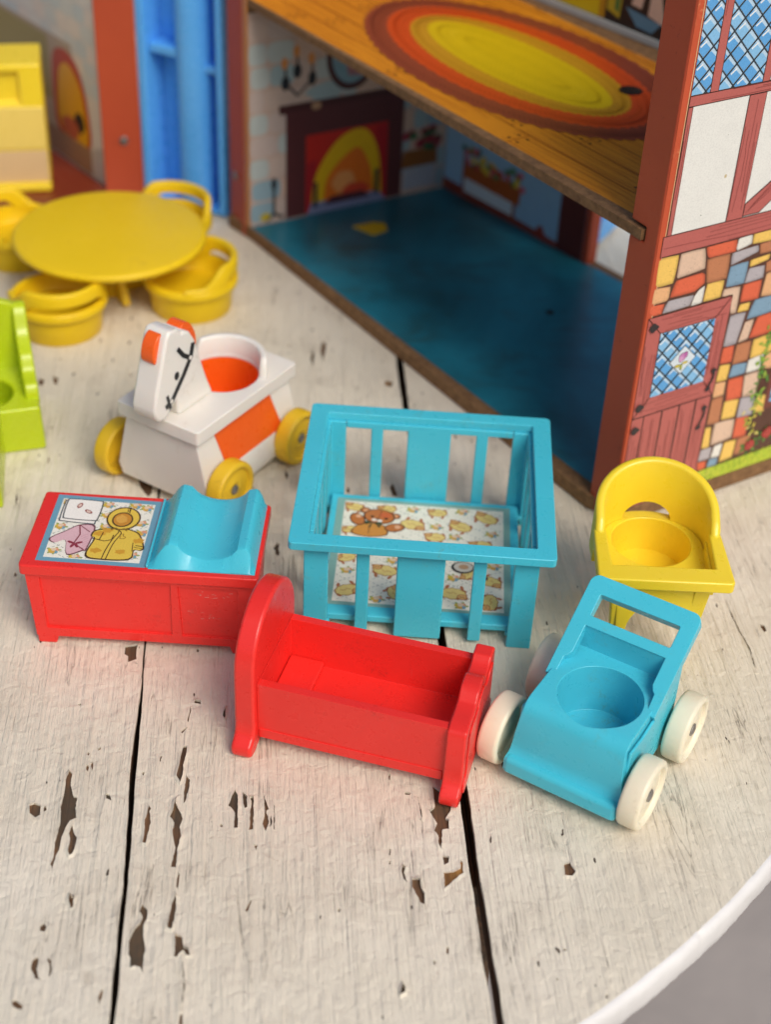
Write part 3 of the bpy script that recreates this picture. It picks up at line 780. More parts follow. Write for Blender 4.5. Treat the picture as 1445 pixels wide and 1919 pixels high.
def fibre():
    m, nt, N, L, b = nodes_of("pressed_fibreboard")
    v = mapped(nt)
    c = ramp(nt, add_noise(nt, 420, 5, 0.7, v), [(0.3, lin('#5e4228')), (0.7, lin('#8f6b45'))])
    L.new(c, b.inputs['Base Color'])
    b.inputs['Roughness'].default_value = 0.85
    L.new(bump(nt, add_noise(nt, 700, 4, 0.7, v), 0.4, 0.0006), b.inputs['Normal'])
    return m


def teal_floor():
    m, nt, N, L, b = nodes_of("scuffed_teal_floor_print")
    v = mapped(nt)
    c = ramp(nt, add_noise(nt, 14, 5, 0.6, v, 0.6), [(0.32, lin('#18505c')), (0.50, lin('#207488')), (0.72, lin('#2a8fa6'))])
    st = N.new('ShaderNodeMapping'); st.inputs['Scale'].default_value = (26, 60, 1); st.inputs['Rotation'].default_value = (0, 0, 0.5); L.new(v, st.inputs['Vector'])
    c = mix(nt, ramp(nt, add_noise(nt, 1, 5, 0.65, st.outputs[0], 0.9), [(0.52, g1(0)), (0.72, g1(0.55))]), c, lin('#2c4644'))
    L.new(c, b.inputs['Base Color'])
    b.inputs['Roughness'].default_value = 0.30
    return m


RED, FIBRE, TEAL = redpaint(), fibre(), teal_floor()
REDEDGE = plastic("worn_orange_red_edge", '#c2512c', dirt=lin('#e0a070')[:3], amount=0.9, rough=0.5, dscale=300)
PRINT = print_mat("lithographed_paper")
PRINTSOFT = print_mat("lithographed_paper_inside", speck=0.06)
BLUEPL = plastic("sky_blue_plastic", '#58aef6', amount=0.15, rough=0.30)
DARKRED = plastic("dark_red_print", '#7c2a1c', amount=0.3)
METAL, _nt, _N, _L, _b = nodes_of("dull_steel")
_b.inputs['Metallic'].default_value = 0.8
_b.inputs['Roughness'].default_value = 0.45
_L.new(ramp(_nt, add_noise(_nt, 400, 3, 0.6, mapped(_nt)), [(0.3, lin('#77736e')), (0.7, lin('#a8a4a0'))]), _b.inputs['Base Color'])

HA, HC, HE = (-6.57, 59.52), (1.87, 64.75), (7.82, 57.92)
HO, HD = (7.55, 39.95), (0.8442, 0.5360)
house = thing("toy_house", "open fibreboard doll house with half timbered cottage print, teal floor and oval rug upstairs", "doll house", (HA[0], HA[1], 0))
HORG = (HA[0], HA[1], 0)


class Fr:
    """upright plane through o along e; t is the offset along the left-hand normal"""
    def __init__(self, o, e):
        k = hypot(*e)
        self.o, self.e = o, (e[0] / k, e[1] / k)
        self.n = (-self.e[1], self.e[0])

    def p(self, s, t):
        return (self.o[0] + self.e[0] * s + self.n[0] * t, self.o[1] + self.e[1] * s + self.n[1] * t)

    def q(self, s, t, z):
        return self.p(s, t) + (z,)

    def ink(self, off):
        """outline in (s, z); printed a hair off the face towards -n (off < 0) or +n"""
        sg = 1 if off > 0 else -1
        return lambda a, b, c: self.q(a, off + sg * c, b)


def block(fr, s0, s1, t0, t1, z0, z1):
    return MB().prism([fr.p(s0, t0), fr.p(s1, t0), fr.p(s1, t1), fr.p(s0, t1)], XY, z0, z1)


WALL = Fr(HO, HD)            # right-hand wall: outer face t = 0, inside is +t
FIRE = Fr(HA, (HC[0] - HA[0], HC[1] - HA[1]))          # fireplace wall: inside is -t
BACK = Fr(HC, (HE[0] - HC[0], HE[1] - HC[1]))          # back wall: inside is -t, outside +t
FRONT = Fr(HA, (0.6, -0.8))

# ground floor board, fibre edges, teal print on top
cB = (6.80, 40.85)
cD = WALL.p(13.2, 0.02)
fl = MB().prism([HA, cB, WALL.p(0.6, -0.10), WALL.p(13.2, -0.10), BACK.p(14, 0.6), BACK.p(-1.5, 0.6), FIRE.p(-0.3, 1.6)], XY, 0.02, 0.58)
fl.build("floor_board", FIBRE, house, bevel=0.05, seg=2, org=HORG)
pts = [FRONT.p(0.05, 0.06), FRONT.p(23.0, 0.06), WALL.p(12.6, 0.45), BACK.p(13.6, 0.1), BACK.p(0.0, 0.0), FIRE.p(0.02, 0.0)]
MB().prism(pts, XY, 0.575, 0.60).build("floor_print", TEAL, house, org=HORG, flat=True)
MB().lathe([(0, 0), (0.18, 0), (0.18, 0.012), (0, 0.012)], (6.2, 53.3, 0.598), seg=18).build("peg_hole_disc", plastic("hole_shade_black", '#0b0b0b', amount=0), house, org=HORG)  # flat black disc painted for the dark inside a peg hole

# right-hand wall: board, red post at its front edge (notched for the upper floor)
sw = block(WALL, 0.45, 13, 0.0, 0.45, 0.585, 22).build("side_wall", FIBRE, house, org=HORG)
pq = lambda a, b, c: WALL.q(c, a, b)
MB().prism([(0.0, 0.02), (1.28, 0.02), (1.28, 10.19), (0.60, 10.19), (0.60, 10.66), (1.28, 10.66), (1.28, 22), (0.0, 22)], pq, -0.02, 0.44).build(
    "corner_post", RED, house, bevel=0.07, seg=3, org=HORG)
# sliver of brighter worn red where the print wraps the corner
MB().prism([(0.02, 0.62), (0.24, 0.62), (0.24, 22), (0.02, 22)], lambda a, b, c: WALL.q(a, c, b), -0.012, 0.02).build("edge_strip", REDEDGE, sw, org=HORG, bevel=0.008, seg=1)

MB().prism([(0.242, 0.62), (0.272, 0.62), (0.272, 22), (0.242, 22)], lambda a, b, c: WALL.q(a, c, b), -0.010, 0.02).build("worn_line", plastic("worn_pale_edge", '#d9b083', dirt=lin('#a5442c')[:3], amount=1.0, rough=0.6, dscale=420), sw, org=HORG)
SC = {'y': '#f0c765', 'p': '#dfc0a6', 'r': '#df6a48', 'w': '#e8e6dc', 'b': '#c07f58', 'g': '#b6b0b3', 'u': '#83a4bb', 'o': '#e8b482'}
MORTAR, BEAM, LINE = '#5a3a2c', '#b8645c', '#4a2722'
wi = WALL.ink(-0.004)
ink_mesh("mortar_print", [([(0.14, 0.60), (7.9, 0.60), (7.9, 9.95), (0.14, 9.95)], MORTAR, 0)], wi, PRINT, sw, HORG)


def rounded(poly, f=0.16):
    """cut each corner so the stone reads as hand drawn"""
    out = []
    n = len(poly)
    for i in range(n):
        p, c, q = poly[i - 1], poly[i], poly[(i + 1) % n]
        for k, t in ((p, f), (q, f)):
            out.append((c[0] + (k[0] - c[0]) * t, c[1] + (k[1] - c[1]) * t))
    return spline(out, 3, True)


for i, (c, poly) in enumerate(STONES):
    rg = random.Random(i)
    base = lin(SC[c])
    ctr = (sum(p[0] for p in poly) / len(poly), sum(p[1] for p in poly) / len(poly))
    out = rounded(poly, 0.12)
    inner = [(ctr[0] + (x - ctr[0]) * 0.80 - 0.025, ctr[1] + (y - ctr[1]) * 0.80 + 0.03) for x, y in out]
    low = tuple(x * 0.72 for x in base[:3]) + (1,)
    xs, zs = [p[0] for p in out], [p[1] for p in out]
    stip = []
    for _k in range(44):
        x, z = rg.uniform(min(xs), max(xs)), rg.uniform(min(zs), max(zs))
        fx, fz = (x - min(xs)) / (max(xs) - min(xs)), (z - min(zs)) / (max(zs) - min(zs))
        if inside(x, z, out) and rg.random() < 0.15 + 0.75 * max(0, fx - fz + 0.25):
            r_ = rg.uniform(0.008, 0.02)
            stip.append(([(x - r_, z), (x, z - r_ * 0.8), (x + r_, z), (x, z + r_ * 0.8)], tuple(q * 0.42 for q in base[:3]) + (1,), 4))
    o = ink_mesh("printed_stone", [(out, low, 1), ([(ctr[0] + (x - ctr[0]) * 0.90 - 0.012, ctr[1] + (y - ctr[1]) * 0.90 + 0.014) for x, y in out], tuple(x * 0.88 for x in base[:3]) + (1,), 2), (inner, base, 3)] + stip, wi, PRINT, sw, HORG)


def plank_print(x0, x1, z0, z1, horiz, seed, col=BEAM, lay=4, lines=5, edge=True):
    sh = [([(x0, z0), (x1, z0), (x1, z1), (x0, z1)], LINE if edge else col, lay)]
    e = 0.025
    if edge:
        sh.append(([(x0 + e, z0 + e), (x1 - e, z0 + e), (x1 - e, z1 - e), (x0 + e, z1 - e)], col, lay + 1))
    rg = random.Random(seed)
    for k in range(lines):
        f = (k + 0.5 + rg.uniform(-0.3, 0.3)) / lines
        a0, a1 = sorted((rg.uniform(0, 0.4), rg.uniform(0.6, 1)))
        ln = []
        for j in range(15):
            t = a0 + (a1 - a0) * j / 14
            w = f + 0.16 * sin(t * rg.uniform(5, 7) + seed + k) * (0.5 + 0.5 * sin(3 * t + k)) * 0.6
            w = min(0.93, max(0.07, w))
            ln.append((x0 + (x1 - x0) * t, z0 + (z1 - z0) * w) if horiz else (x0 + (x1 - x0) * w, z0 + (z1 - z0) * t))
        sh += stroke(ln, 0.016, '#7c3a36', lay + 2)
    return sh


def lattice(x0, x1, z0, z1, d, thick, lay, skip=None):
    """leaded diamond panes"""
    rg = random.Random(int(x0 * 100))
    sh = [([(x0, z0), (x1, z0), (x1, z1), (x0, z1)], '#cfdde4', lay)]
    n = 12
    for i in range(-n, n):
        for j in range(-n, n):
            c = ((i + j) * d / 2 + x0 + d * 0.31, (i - j) * d / 2 * 1.02 + z0 + d * 0.12)
            h = d / 2 * 0.94
            dia = [(c[0] - h, c[1]), (c[0], c[1] - h), (c[0] + h, c[1]), (c[0], c[1] + h)]
            blue = '#5fa6de' if (i * 7 + j * 3) % 3 else '#86bfe6'
            # sky-blue lower part under a pale diagonal glint
            b1 = [(c[0] - h, c[1]), (c[0], c[1] - h), (c[0] + h * 0.75, c[1] - h * 0.25 + 0.0), (c[0] - h * 0.15, c[1] + h * 0.55), (c[0] - h * 0.55, c[1] + h * 0.35)]
            sh += clipped([(dia, '#b9d6ea', lay + 1), (b1, blue, lay + 2)], x0, x1, z0, z1)
            if rg.random() < 0.7:
                w = [(c[0] - h * 0.5, c[1] - h * 0.05), (c[0] + h * 0.2, c[1] + h * 0.45), (c[0] + h * 0.1, c[1] + h * 0.6), (c[0] - h * 0.62, c[1] + h * 0.1)]
                sh += clipped([(w, '#e4ecee', lay + 3)], x0, x1, z0, z1)
            for a, b, w in ((dia[0], dia[3], thick), (dia[3], dia[2], thick * 0.6)):
                sh += clipped(stroke([a, b], w, '#26333c', lay + 4), x0, x1, z0, z1)
    return sh


# half-timbered upper storey
pl = ink_mesh("printed_plaster", [([(0.30, 10.58), (7.9, 10.58), (7.9, 14.48), (0.30, 14.48)], '#e6e7e0', 1),
                                  (blob(2.2, 12.1, 0.05, 0.06), '#c9b890', 2), (blob(1.5, 11.0, 0.02, 0.02), '#7d7f70', 2), (blob(2.0, 13.4, 0.012, 0.012), '#7d7f70', 2)], wi, PRINT, sw, HORG)
for nm, a in (("printed_beam", (0.16, 7.9, 9.89, 10.58, True, 1)), ("printed_beam", (0.28, 7.9, 14.49, 14.82, True, 2)),
              ("printed_beam", (0.28, 0.47, 10.56, 14.5, False, 3)), ("printed_beam", (2.54, 3.21, 10.56, 14.5, False, 4)),
              ("printed_beam", (0.98, 1.31, 14.8, 22, False, 5)), ("printed_beam", (2.92, 3.22, 14.8, 22, False, 6)), ("printed_beam", (6.4, 6.95, 10.56, 14.5, False, 8))):
    ink_mesh(nm, plank_print(*a[:5], a[5], lines=3 if a[1] - a[0] < 0.4 else 5), wi, PRINT, sw, HORG)
br = [(3.21, 10.60), (3.88, 10.60), (6.4, 12.55), (6.4, 13.1), (3.21, 11.02)]
ink_mesh("printed_brace", [(br, LINE, 3), ([(3.235, 10.63), (3.86, 10.63), (6.4, 12.6), (6.4, 13.04), (3.235, 10.99)], BEAM, 4)] +
         [q for k in range(4) for q in stroke([(3.3 + 0.25 * k * 0.3 + j * 0.3, 10.70 + 0.08 * k + j * (0.2 + 0.02 * k)) for j in range(9)], 0.016, '#7c3a36', 5)], wi, PRINT, sw, HORG)
ink_mesh("printed_window", lattice(0.32, 0.98, 14.83, 20.5, 0.62, 0.055, 1), wi, PRINT, sw, HORG)
ink_mesh("printed_window", lattice(1.31, 2.92, 14.83, 20.5, 0.62, 0.055, 1), wi, PRINT, sw, HORG)
ink_mesh("printed_plaster", [([(3.22, 14.83), (7.9, 14.83), (7.9, 21), (3.22, 21)], '#e6e7e0', 1)], wi, PRINT, sw, HORG)

# the printed door
dr = [([(0.12, 0.6), (3.42, 0.6), (3.42, 4.22), (3.49, 7.87), (0.12, 7.87)], LINE, 4)]
dr += plank_print(0.14, 3.47, 7.23, 7.85, True, 11, lay=5, edge=False)
dr += plank_print(0.14, 0.69, 4.24, 7.3, False, 12, lay=5, edge=False)
dr += plank_print(2.91, 3.46, 4.24, 7.3, False, 13, lay=5, edge=False)
dr += plank_print(0.14, 3.44, 4.24, 4.88, True, 14, lay=5, edge=False)
for k, (a, b) in enumerate(((0.14, 0.59), (0.64, 1.33), (1.40, 2.05), (2.12, 2.74), (2.82, 3.40))):
    dr += plank_print(a, b, 0.6, 4.19, False, 20 + k, lay=5, edge=False, lines=4)
for a, b in (((0.70, 7.22), (0.14, 7.85)), ((2.90, 7.22), (3.46, 7.86)), ((0.69, 4.89), (0.14, 4.24)), ((2.92, 4.89), (3.42, 4.26))):
    dr += stroke([a, b], 0.03, LINE, 8)
door = ink_mesh("printed_door", dr, wi, PRINT, sw, HORG)
wl = lattice(0.71, 2.90, 4.90, 7.21, 0.60, 0.07, 8)
dia = [(1.80, 6.54), (2.36, 6.0), (1.80, 5.47), (1.26, 6.01)]
wl += [(dia, '#26333c', 13), ([(1.80 + (x - 1.80) * 0.94, 6.0 + (z - 6.0) * 0.94) for x, z in dia], '#d6e2e8', 14)]
for cx, cz, rx, rz, c in ((1.78, 6.12, 0.15, 0.16, '#c784b8'), (1.90, 6.18, 0.09, 0.12, '#b566a4'), (1.72, 6.05, 0.09, 0.12, '#d7a3c9'), (1.92, 5.88, 0.13, 0.05, '#d9c94a'), (1.62, 5.82, 0.13, 0.06, '#cfc040'), (1.78, 5.75, 0.06, 0.12, '#a9b545')):
    wl += shape(blob(cx, cz, rx, rz, 14, 0.06), c, '#3a2a30', 0.018, 15)
ink_mesh("printed_window", wl, wi, PRINT, sw, HORG)
IRON = '#352e2e'
for x, z, sz in ((0.36, 7.52, 0.17), (0.33, 4.62, 0.16), (0.30, 3.77, 0.16)):
    ink_mesh("printed_hinge", [(spline([(x - sz, z), (x - sz * 0.2, z + sz), (x + sz * 0.6, z + sz * 0.5), (x + sz * 1.2, z), (x + sz * 0.6, z - sz * 0.5), (x - sz * 0.2, z - sz)], 3, True), IRON, 18)], wi, PRINT, sw, HORG)
for z0, z1, x0 in ((4.55, 5.22, 3.14), (3.08, 3.82, 3.05)):
    hw = stroke([(x0, z0), (x0 + 0.04, z0 + 0.15), (x0 + 0.14, (z0 + z1) / 2), (x0 + 0.17, z1 - 0.12), (x0 + 0.10, z1)], 0.07, IRON, 18)
    for x, z, sz in ((x0, z0, 0.10), (x0 + 0.12, z1, 0.11)):
        hw.append((spline([(x - sz, z), (x - sz * 0.2, z + sz), (x + sz * 0.6, z + sz * 0.5), (x + sz * 1.2, z), (x + sz * 0.6, z - sz * 0.5), (x - sz * 0.2, z - sz)], 3, True), IRON, 18))
    ink_mesh("printed_door_handle", hw, wi, PRINT, sw, HORG)

# grass, vine and roses at the foot of the print
gr = [([(3.44, 0.6), (7.9, 0.6), (7.9, 1.16), (3.44, 1.10)], '#b7cc3c', 5)]
rg = random.Random(3)
for k in range(260):
    x = rg.uniform(3.46, 7.85)
    z = rg.uniform(0.6, 1.05)
    hh = rg.uniform(0.12, 0.30)
    lean = rg.uniform(-0.08, 0.08)
    gr.append(([(x - 0.018, z), (x + 0.018, z), (x + lean, z + hh)], rg.choice(['#d9dc3f', '#8fb536', '#c6d33a', '#6f9a34', '#e3df5a']), 6 + k % 3))
ink_mesh("printed_grass", gr, wi, PRINT, sw, HORG)
vn = []
stem = spline([(5.65, 1.9), (5.55, 2.6), (5.62, 3.3), (5.46, 3.9), (5.60, 4.45), (5.42, 4.9), (5.55, 5.4), (5.5, 5.9), (5.8, 6.1)], 5)
vn += stroke(stem, 0.035, '#5e7d3c', 6)
for p, q in (((5.5, 3.9), (5.05, 3.75)), ((5.6, 3.2), (6.0, 3.05)), ((5.5, 4.75), (5.75, 4.45)), ((5.55, 2.7), (5.3, 2.5))):
    vn += stroke([p, ((p[0] + q[0]) / 2, (p[1] + q[1]) / 2 + 0.08), q], 0.025, '#5e7d3c', 6)
for k in range(90):
    x, z = rg.choice(stem)
    x += rg.gauss(0, 0.20)
    z += rg.gauss(0, 0.14)
    c = rg.choice(['#7fa83f', '#5f9440', '#9cba48']) if z > 3.2 else rg.choice(['#e0cf52', '#c9c84a', '#e8d878', '#9cb548'])
    a = rg.uniform(0, 180)
    vn.append((ell(x, z, 0.10, 0.045, 7, rot=a), c, 7 + k % 3))
for x, z, r in ((5.70, 1.55, 0.24), (6.45, 1.85, 0.26), (7.2, 1.6, 0.24)):
    for k in range(7):
        a = k * 0.9
        vn.append((ell(x + 0.32 * cos(a), z - 0.05 + 0.2 * sin(a), 0.14, 0.07, 8, rot=degrees(a) if False else a * 57), rg.choice(['#4c7b35', '#628f3d', '#3d662e']), 7))
    vn += shape(blob(x, z, r, r * 0.9, 14, 0.10), '#b9403a', '#6e2522', 0.03, 10)
    vn += shape(blob(x - 0.02, z + 0.02, r * 0.55, r * 0.5, 12, 0.12), '#cf5a4e', '#7e2a26', 0.03, 12)
    vn += shape(blob(x - 0.03, z + 0.03, r * 0.25, r * 0.22, 10, 0.1), '#a83630', '#6e2522', 0.02, 14)
ink_mesh("printed_climbing_rose", vn, wi, PRINT, sw, HORG)
ink_mesh("printed_window", [([(6.0, 2.9), (7.9, 2.9), (7.9, 9.2), (6.0, 9.2)], '#7a4438', 3)] + lattice(6.2, 7.9, 3.15, 9.0, 0.6, 0.055, 4), wi, PRINT, sw, HORG)

# inside face of that wall
ink_mesh("inner_print", [([(0.45, 0.6), (12.6, 0.6), (12.6, 21.5), (0.45, 21.5)], '#8fa9b8', 0)], WALL.ink(0.46), PRINTSOFT, sw, HORG)

# upper floor board with its printed planks and oval rug
UF0, UF1 = FRONT.p(0.02, -0.02), WALL.p(-0.06, 1.30)
uf = MB().prism([UF0, WALL.p(-0.12, 1.06), WALL.p(-0.12, 0.64), WALL.p(0.30, 0.64), WALL.p(12.6, 0.5), BACK.p(13.4, 0.0), BACK.p(0, 0), FIRE.p(0.0, 0.0)], XY, 10.24, 10.58)
ufl = uf.build("upper_floor", FIBRE, house, bevel=0.03, seg=2, org=HORG)
upf = lambda a, b, c: FRONT.q(a, b, 10.583 + c)
fs = [([(0.1, 0.03), (23.3, 0.03), (23.9, 0.6), (24.4, 9.4), (22.8, 9.6), (0.95, 9.75)], '#d98a1c', 0)]
rg = random.Random(5)
bw = 1.02
for r_ in range(10):
    y0 = 0.03 + r_ * bw
    fs += stroke([(0.3, y0), (23.2, y0)], 0.035, '#8a3f10', 2) if r_ else []
    xs = [0.3 + rg.uniform(0, 4)]
    while xs[-1] < 22.5:
        xs.append(xs[-1] + rg.uniform(4.5, 7.5))
    for x in xs[:-1]:
        fs += stroke([(x, y0), (x, min(y0 + bw, 9.6))], 0.03, '#8a3f10', 2)
        for dx in (-0.22, 0.22):
            fs.append((ell(x + dx, y0 + bw * 0.3, 0.07, 0.06, 8), '#5e2f10', 3))
            fs.append((ell(x + dx, y0 + bw * 0.72, 0.07, 0.06, 8), '#5e2f10', 3))
    for k in range(7):
        f = (k + 0.5) / 7
        for seg_ in range(3):
            a = 0.4 + seg_ * 7.6 + rg.uniform(0, 1.4)
            b = a + rg.uniform(4.5, 7)
            am, ph, fr_ = rg.uniform(0.02, 0.12), rg.uniform(0, 6), rg.uniform(0.5, 1.2)
            fs += stroke([(a + (b - a) * j / 16, y0 + bw * min(0.95, max(0.05, f + am * sin(ph + fr_ * (b - a) * j / 16)))) for j in range(17)], 0.022, rg.choice(['#b5601a', '#a85414', '#c06c1c']), 1)
fs = clipped(fs, 0.1, 24.2, 0.03, 9.6)
ink_mesh("floor_print", fs, upf, PRINTSOFT, ufl, HORG)
rug = []
RX, RY = 10.9, 4.9
braid = lambda rx, ry, c0, c1, lay: [(ell(RX, RY, rx, ry, 96), c0, lay)]
for rx, ry, c, k in ((7.75, 4.12, '#8e3f28', 0), (6.75, 3.25, '#cf4a16', 1), (5.65, 2.45, '#c8921c', 2), (4.95, 1.65, '#d8b80c', 3)):
    rim = [(RX + (x - RX) * (1 + 0.012 * sin(i * pi / 2)), RY + (y - RY) * (1 + 0.012 * sin(i * pi / 2))) for i, (x, y) in enumerate(ell(RX, RY, rx, ry, 260))]
    rug.append((rim, c, 4 + k))
lanes = [(7.4, 3.8, '#74301f'), (7.08, 3.52, '#9c4a30'), (6.4, 2.95, '#b8400f'), (6.05, 2.7, '#dc5a22'), (5.4, 2.15, '#b37f14'), (5.15, 1.9, '#d6a22c'), (4.4, 1.25, '#c4a508'), (3.7, 0.8, '#e3c520'), (2.9, 0.4, '#c9ab0a')]
for rx, ry, c in lanes:                       # the braid: short slanting stitches round each lane
    n = int(rx * 26)
    for i in range(n):
        a = 2 * pi * i / n
        x, y = RX + rx * cos(a), RY + ry * sin(a)
        tx, ty = -rx * sin(a), ry * cos(a)
        k = hypot(tx, ty)
        tx, ty = tx / k * 0.09, ty / k * 0.09
        sx, sy = ty * 0.9, -tx * 0.9
        rug += stroke([(x - tx - sx, y - ty - sy), (x + tx + sx, y + ty + sy)], 0.04, c, 9)
ink_mesh("printed_rug", rug, upf, PRINTSOFT, ufl, HORG)
hx, hy = FRONT.p(15.1, 6.75)
MB().lathe([(0, 0), (0.42, 0), (0.42, 0.012), (0, 0.012)], (hx, hy, 10.62), seg=24).build("peg_hole_disc", bpy.data.materials["hole_shade_black"], ufl, org=HORG)  # black disc laid on the board to show the hole's shaded inside

# back wall, downstairs and upstairs, with the doorway open at its right end
bw1 = block(BACK, 0.0, 9.05, 0.0, 0.5, 0.6, 9.93).build("back_wall", FIBRE, house, org=HORG)
bi = BACK.ink(-0.004)
bp = [([(0.02, 0.6), (9.04, 0.6), (9.04, 9.9), (0.02, 9.9)], '#8fb6d4', 0), ([(0.02, 0.6), (7.6, 0.6), (7.6, 0.85), (0.02, 1.15)], '#7c3424', 1),
      ([(1.3, 0.95), (4.75, 0.95), (4.75, 1.75), (1.3, 1.75)], '#c9d6de', 1), ([(4.62, 0.8), (4.8, 0.8), (4.8, 3.0), (4.62, 3.0)], '#8a4530', 2), ([(1.28, 0.8), (1.42, 0.8), (1.42, 3), (1.28, 3)], '#8a4530', 2),
      ([(1.42, 1.62), (5.0, 1.55), (5.1, 2.5), (1.3, 2.3)], '#a5521d', 3)]
rg = random.Random(8)
for k in range(46):
    bp.append((blob(1.3 + rg.random() * 3.9, 2.35 + rg.random() * 0.75, 0.18, 0.16, 9, 0.2, seed=k), rg.choice(['#3d6b3f', '#2f5636', '#b8403a', '#d7b93a', '#c8667a', '#4f7d48']), 4 + k % 4))
bp += [([(7.5, 0.6), (9.03, 0.6), (9.03, 9.9), (7.5, 9.9)], '#5c1c14', 5), (spline([(6.1, 0.7), (6.3, 1.15), (6.6, 1.2), (6.8, 0.9), (7.5, 0.8), (7.5, 0.6), (6.0, 0.6)], 4, True), '#8e3524', 4)]
ink_mesh("back_print", bp, bi, PRINTSOFT, bw1, HORG)
block(BACK, 9.052, 9.4, -0.05, 0.55, 0.6, 9.93).build("door_jamb", RED, bw1, bevel=0.04, org=HORG)
bw2 = block(BACK, -1.5, 13.5, 0.0, 0.5, 10.6, 22).build("back_wall", FIBRE, house, org=HORG)
b2 = [([(-1.5, 10.6), (13.4, 10.6), (13.4, 22), (-1.5, 22)], '#1d1a1c', 0), ([(-1.5, 10.9), (3.35, 10.9), (3.35, 22), (-1.5, 22)], '#d6bd18', 1),
      ([(0.9, 11.4), (2.3, 11.4), (2.3, 14), (0.9, 14)], '#7a4420', 2), ([(3.3, 10.9), (3.62, 10.9), (3.62, 22), (3.3, 22)], '#b98a1c', 2),
      ([(3.7, 11.3), (4.4, 11.1), (4.5, 13), (3.7, 13)], '#b8a42a', 2), ([(4.1, 11.4), (4.35, 11.3), (4.4, 13), (4.1, 13)], '#4c7a3c', 3),
      ([(4.65, 11.65), (6.5, 11.45), (6.1, 11.0), (5.3, 11.05)], '#5b8ca6', 2), ([(5.45, 11.75), (5.75, 13.6), (4.9, 11.8)], '#d9bda8', 3), ([(5.8, 11.6), (6.7, 11.4), (5.95, 13.8)], '#d9bda8', 3),
      ([(7.0, 11.1), (7.6, 11.1), (7.6, 11.9), (7.0, 11.9)], '#b0402c', 2), ([(6.7, 12.4), (7.9, 12.4), (7.9, 12.6), (6.7, 12.6)], '#b5651f', 2)]
b2 = b2[:1] + [([(x + 4.94, z) for x, z in q[0]],) + tuple(q[1:]) for q in b2[1:] if q[0][0][0] > -1.4] + [([(-1.4, 10.9), (8.3, 10.9), (8.3, 22), (-1.4, 22)], "#d6bd18", 1)]
ink_mesh("back_print", b2, bi, PRINTSOFT, bw2, HORG)
block(BACK, -1.4, 13.4, -0.12, -0.004, 10.6, 10.86).build("skirting_board", plastic("grey_white_skirting", '#b9bcb8'), bw2, bevel=0.02, org=HORG)

# blue door standing open beyond the doorway
hd = Fr((8.05, 58.9), (10.18 - 8.05, 63.0 - 58.9))
bd = MB().prism(rrect(0, 6.0, 0.25, 9.2, 0.15), lambda a, b, c: hd.q(a, c, b), 0, 0.35)
bdo = bd.build("door", BLUEPL, house, bevel=0.06, org=HORG)
MB().prism(rrect(0.7, 5.3, 1.2, 8.4, 0.3), lambda a, b, c: hd.q(a, c, b), -0.06, -0.002, [rrect(0.95, 5.05, 1.45, 8.15, 0.25)]).build("door_moulding", BLUEPL, bdo, bevel=0.02, org=HORG)

# fireplace wall, with its red front edge
pw = block(FIRE, 0.02, 9.95, 0.0, 1.2, 0.6, 22).build("fireplace_wall", FIBRE, house, org=HORG)
block(FIRE, -0.10, 0.014, 0.33, 1.75, 0.05, 22).build("front_post", RED, house, bevel=0.05, org=HORG)
block(FIRE, -0.08, 0.016, -0.03, 0.326, 0.62, 22).build("edge_strip", plastic("tan_bare_edge", '#b9793c', amount=0.4), pw, bevel=0.03, org=HORG)
fi = FIRE.ink(-0.006)
fp = [([(0.03, 0.6), (9.9, 0.6), (9.9, 9.93), (0.03, 9.93)], '#c3a99b', 0)]
rg = random.Random(21)
for r_ in range(9):
    z = 0.7 + r_ * 1.0
    x = 0.1 - rg.random() * 0.6
    while x < 9.8:
        w = rg.uniform(0.7, 1.4)
        p = [(max(0.05, x + 0.06), z + 0.05), (min(9.85, x + w), z + 0.05), (min(9.85, x + w), z + 0.92), (max(0.05, x + 0.06), z + 0.92)]
        if p[1][0] - p[0][0] > 0.2:
            fp.append((rounded(p, 0.2), rg.choice(['#9fb4b8', '#c9b3a6', '#b7c0bd', '#cfb09c', '#c4b2aa', '#8fa9b4']), 1))
        x += w
fp += [([(1.45, 5.45), (7.7, 5.45), (7.75, 5.85), (1.4, 5.85)], '#4a2020', 2), ([(1.75, 0.65), (7.62, 0.65), (7.62, 5.5), (1.75, 5.5)], '#58292a', 2),
       ([(2.72, 0.7), (6.82, 0.7), (6.82, 4.33), (2.72, 4.33)], '#c5281c', 3), ([(2.75, 0.7), (3.25, 0.7), (3.2, 3.2), (2.75, 3.0)], '#a81c24', 4), ([(6.3, 0.7), (6.8, 0.7), (6.8, 4.3), (6.2, 4.2)], '#b01820', 4),
       (spline([(3.0, 0.7), (3.2, 2.4), (4.3, 3.9), (5.6, 4.2), (6.35, 3.0), (6.6, 0.7)], 6) + [(3.0, 0.7)], '#e6b80e', 5),
       (spline([(3.6, 0.75), (3.8, 2.2), (4.8, 3.2), (5.45, 3.3), (6.0, 2.2), (6.2, 0.75)], 6) + [(3.6, 0.75)], '#e8741a', 6), (blob(4.6, 1.9, 0.6, 0.5), '#f0a05a', 7), (blob(5.2, 1.4, 0.7, 0.35), '#d6482a', 7),
       ([(2.8, 0.62), (6.85, 0.62), (6.4, 1.15), (3.0, 1.15)], '#7d86a8', 8), ([(3.6, 0.95), (6.0, 0.95), (5.6, 1.3), (4.0, 1.3)], '#4c2430', 9),
       ([(3.1, 0.9), (3.3, 0.9), (3.3, 2.1), (3.1, 2.1)], '#23262c', 9), ([(6.2, 1.0), (6.42, 1.0), (6.42, 2.2), (6.2, 2.2)], '#23262c', 9),
       (blob(3.2, 5.62, 0.25, 0.18), '#b7906e', 4), (blob(3.7, 6.2, 1.0, 0.35, 12, 0.2), '#9fb4b8', 3)]
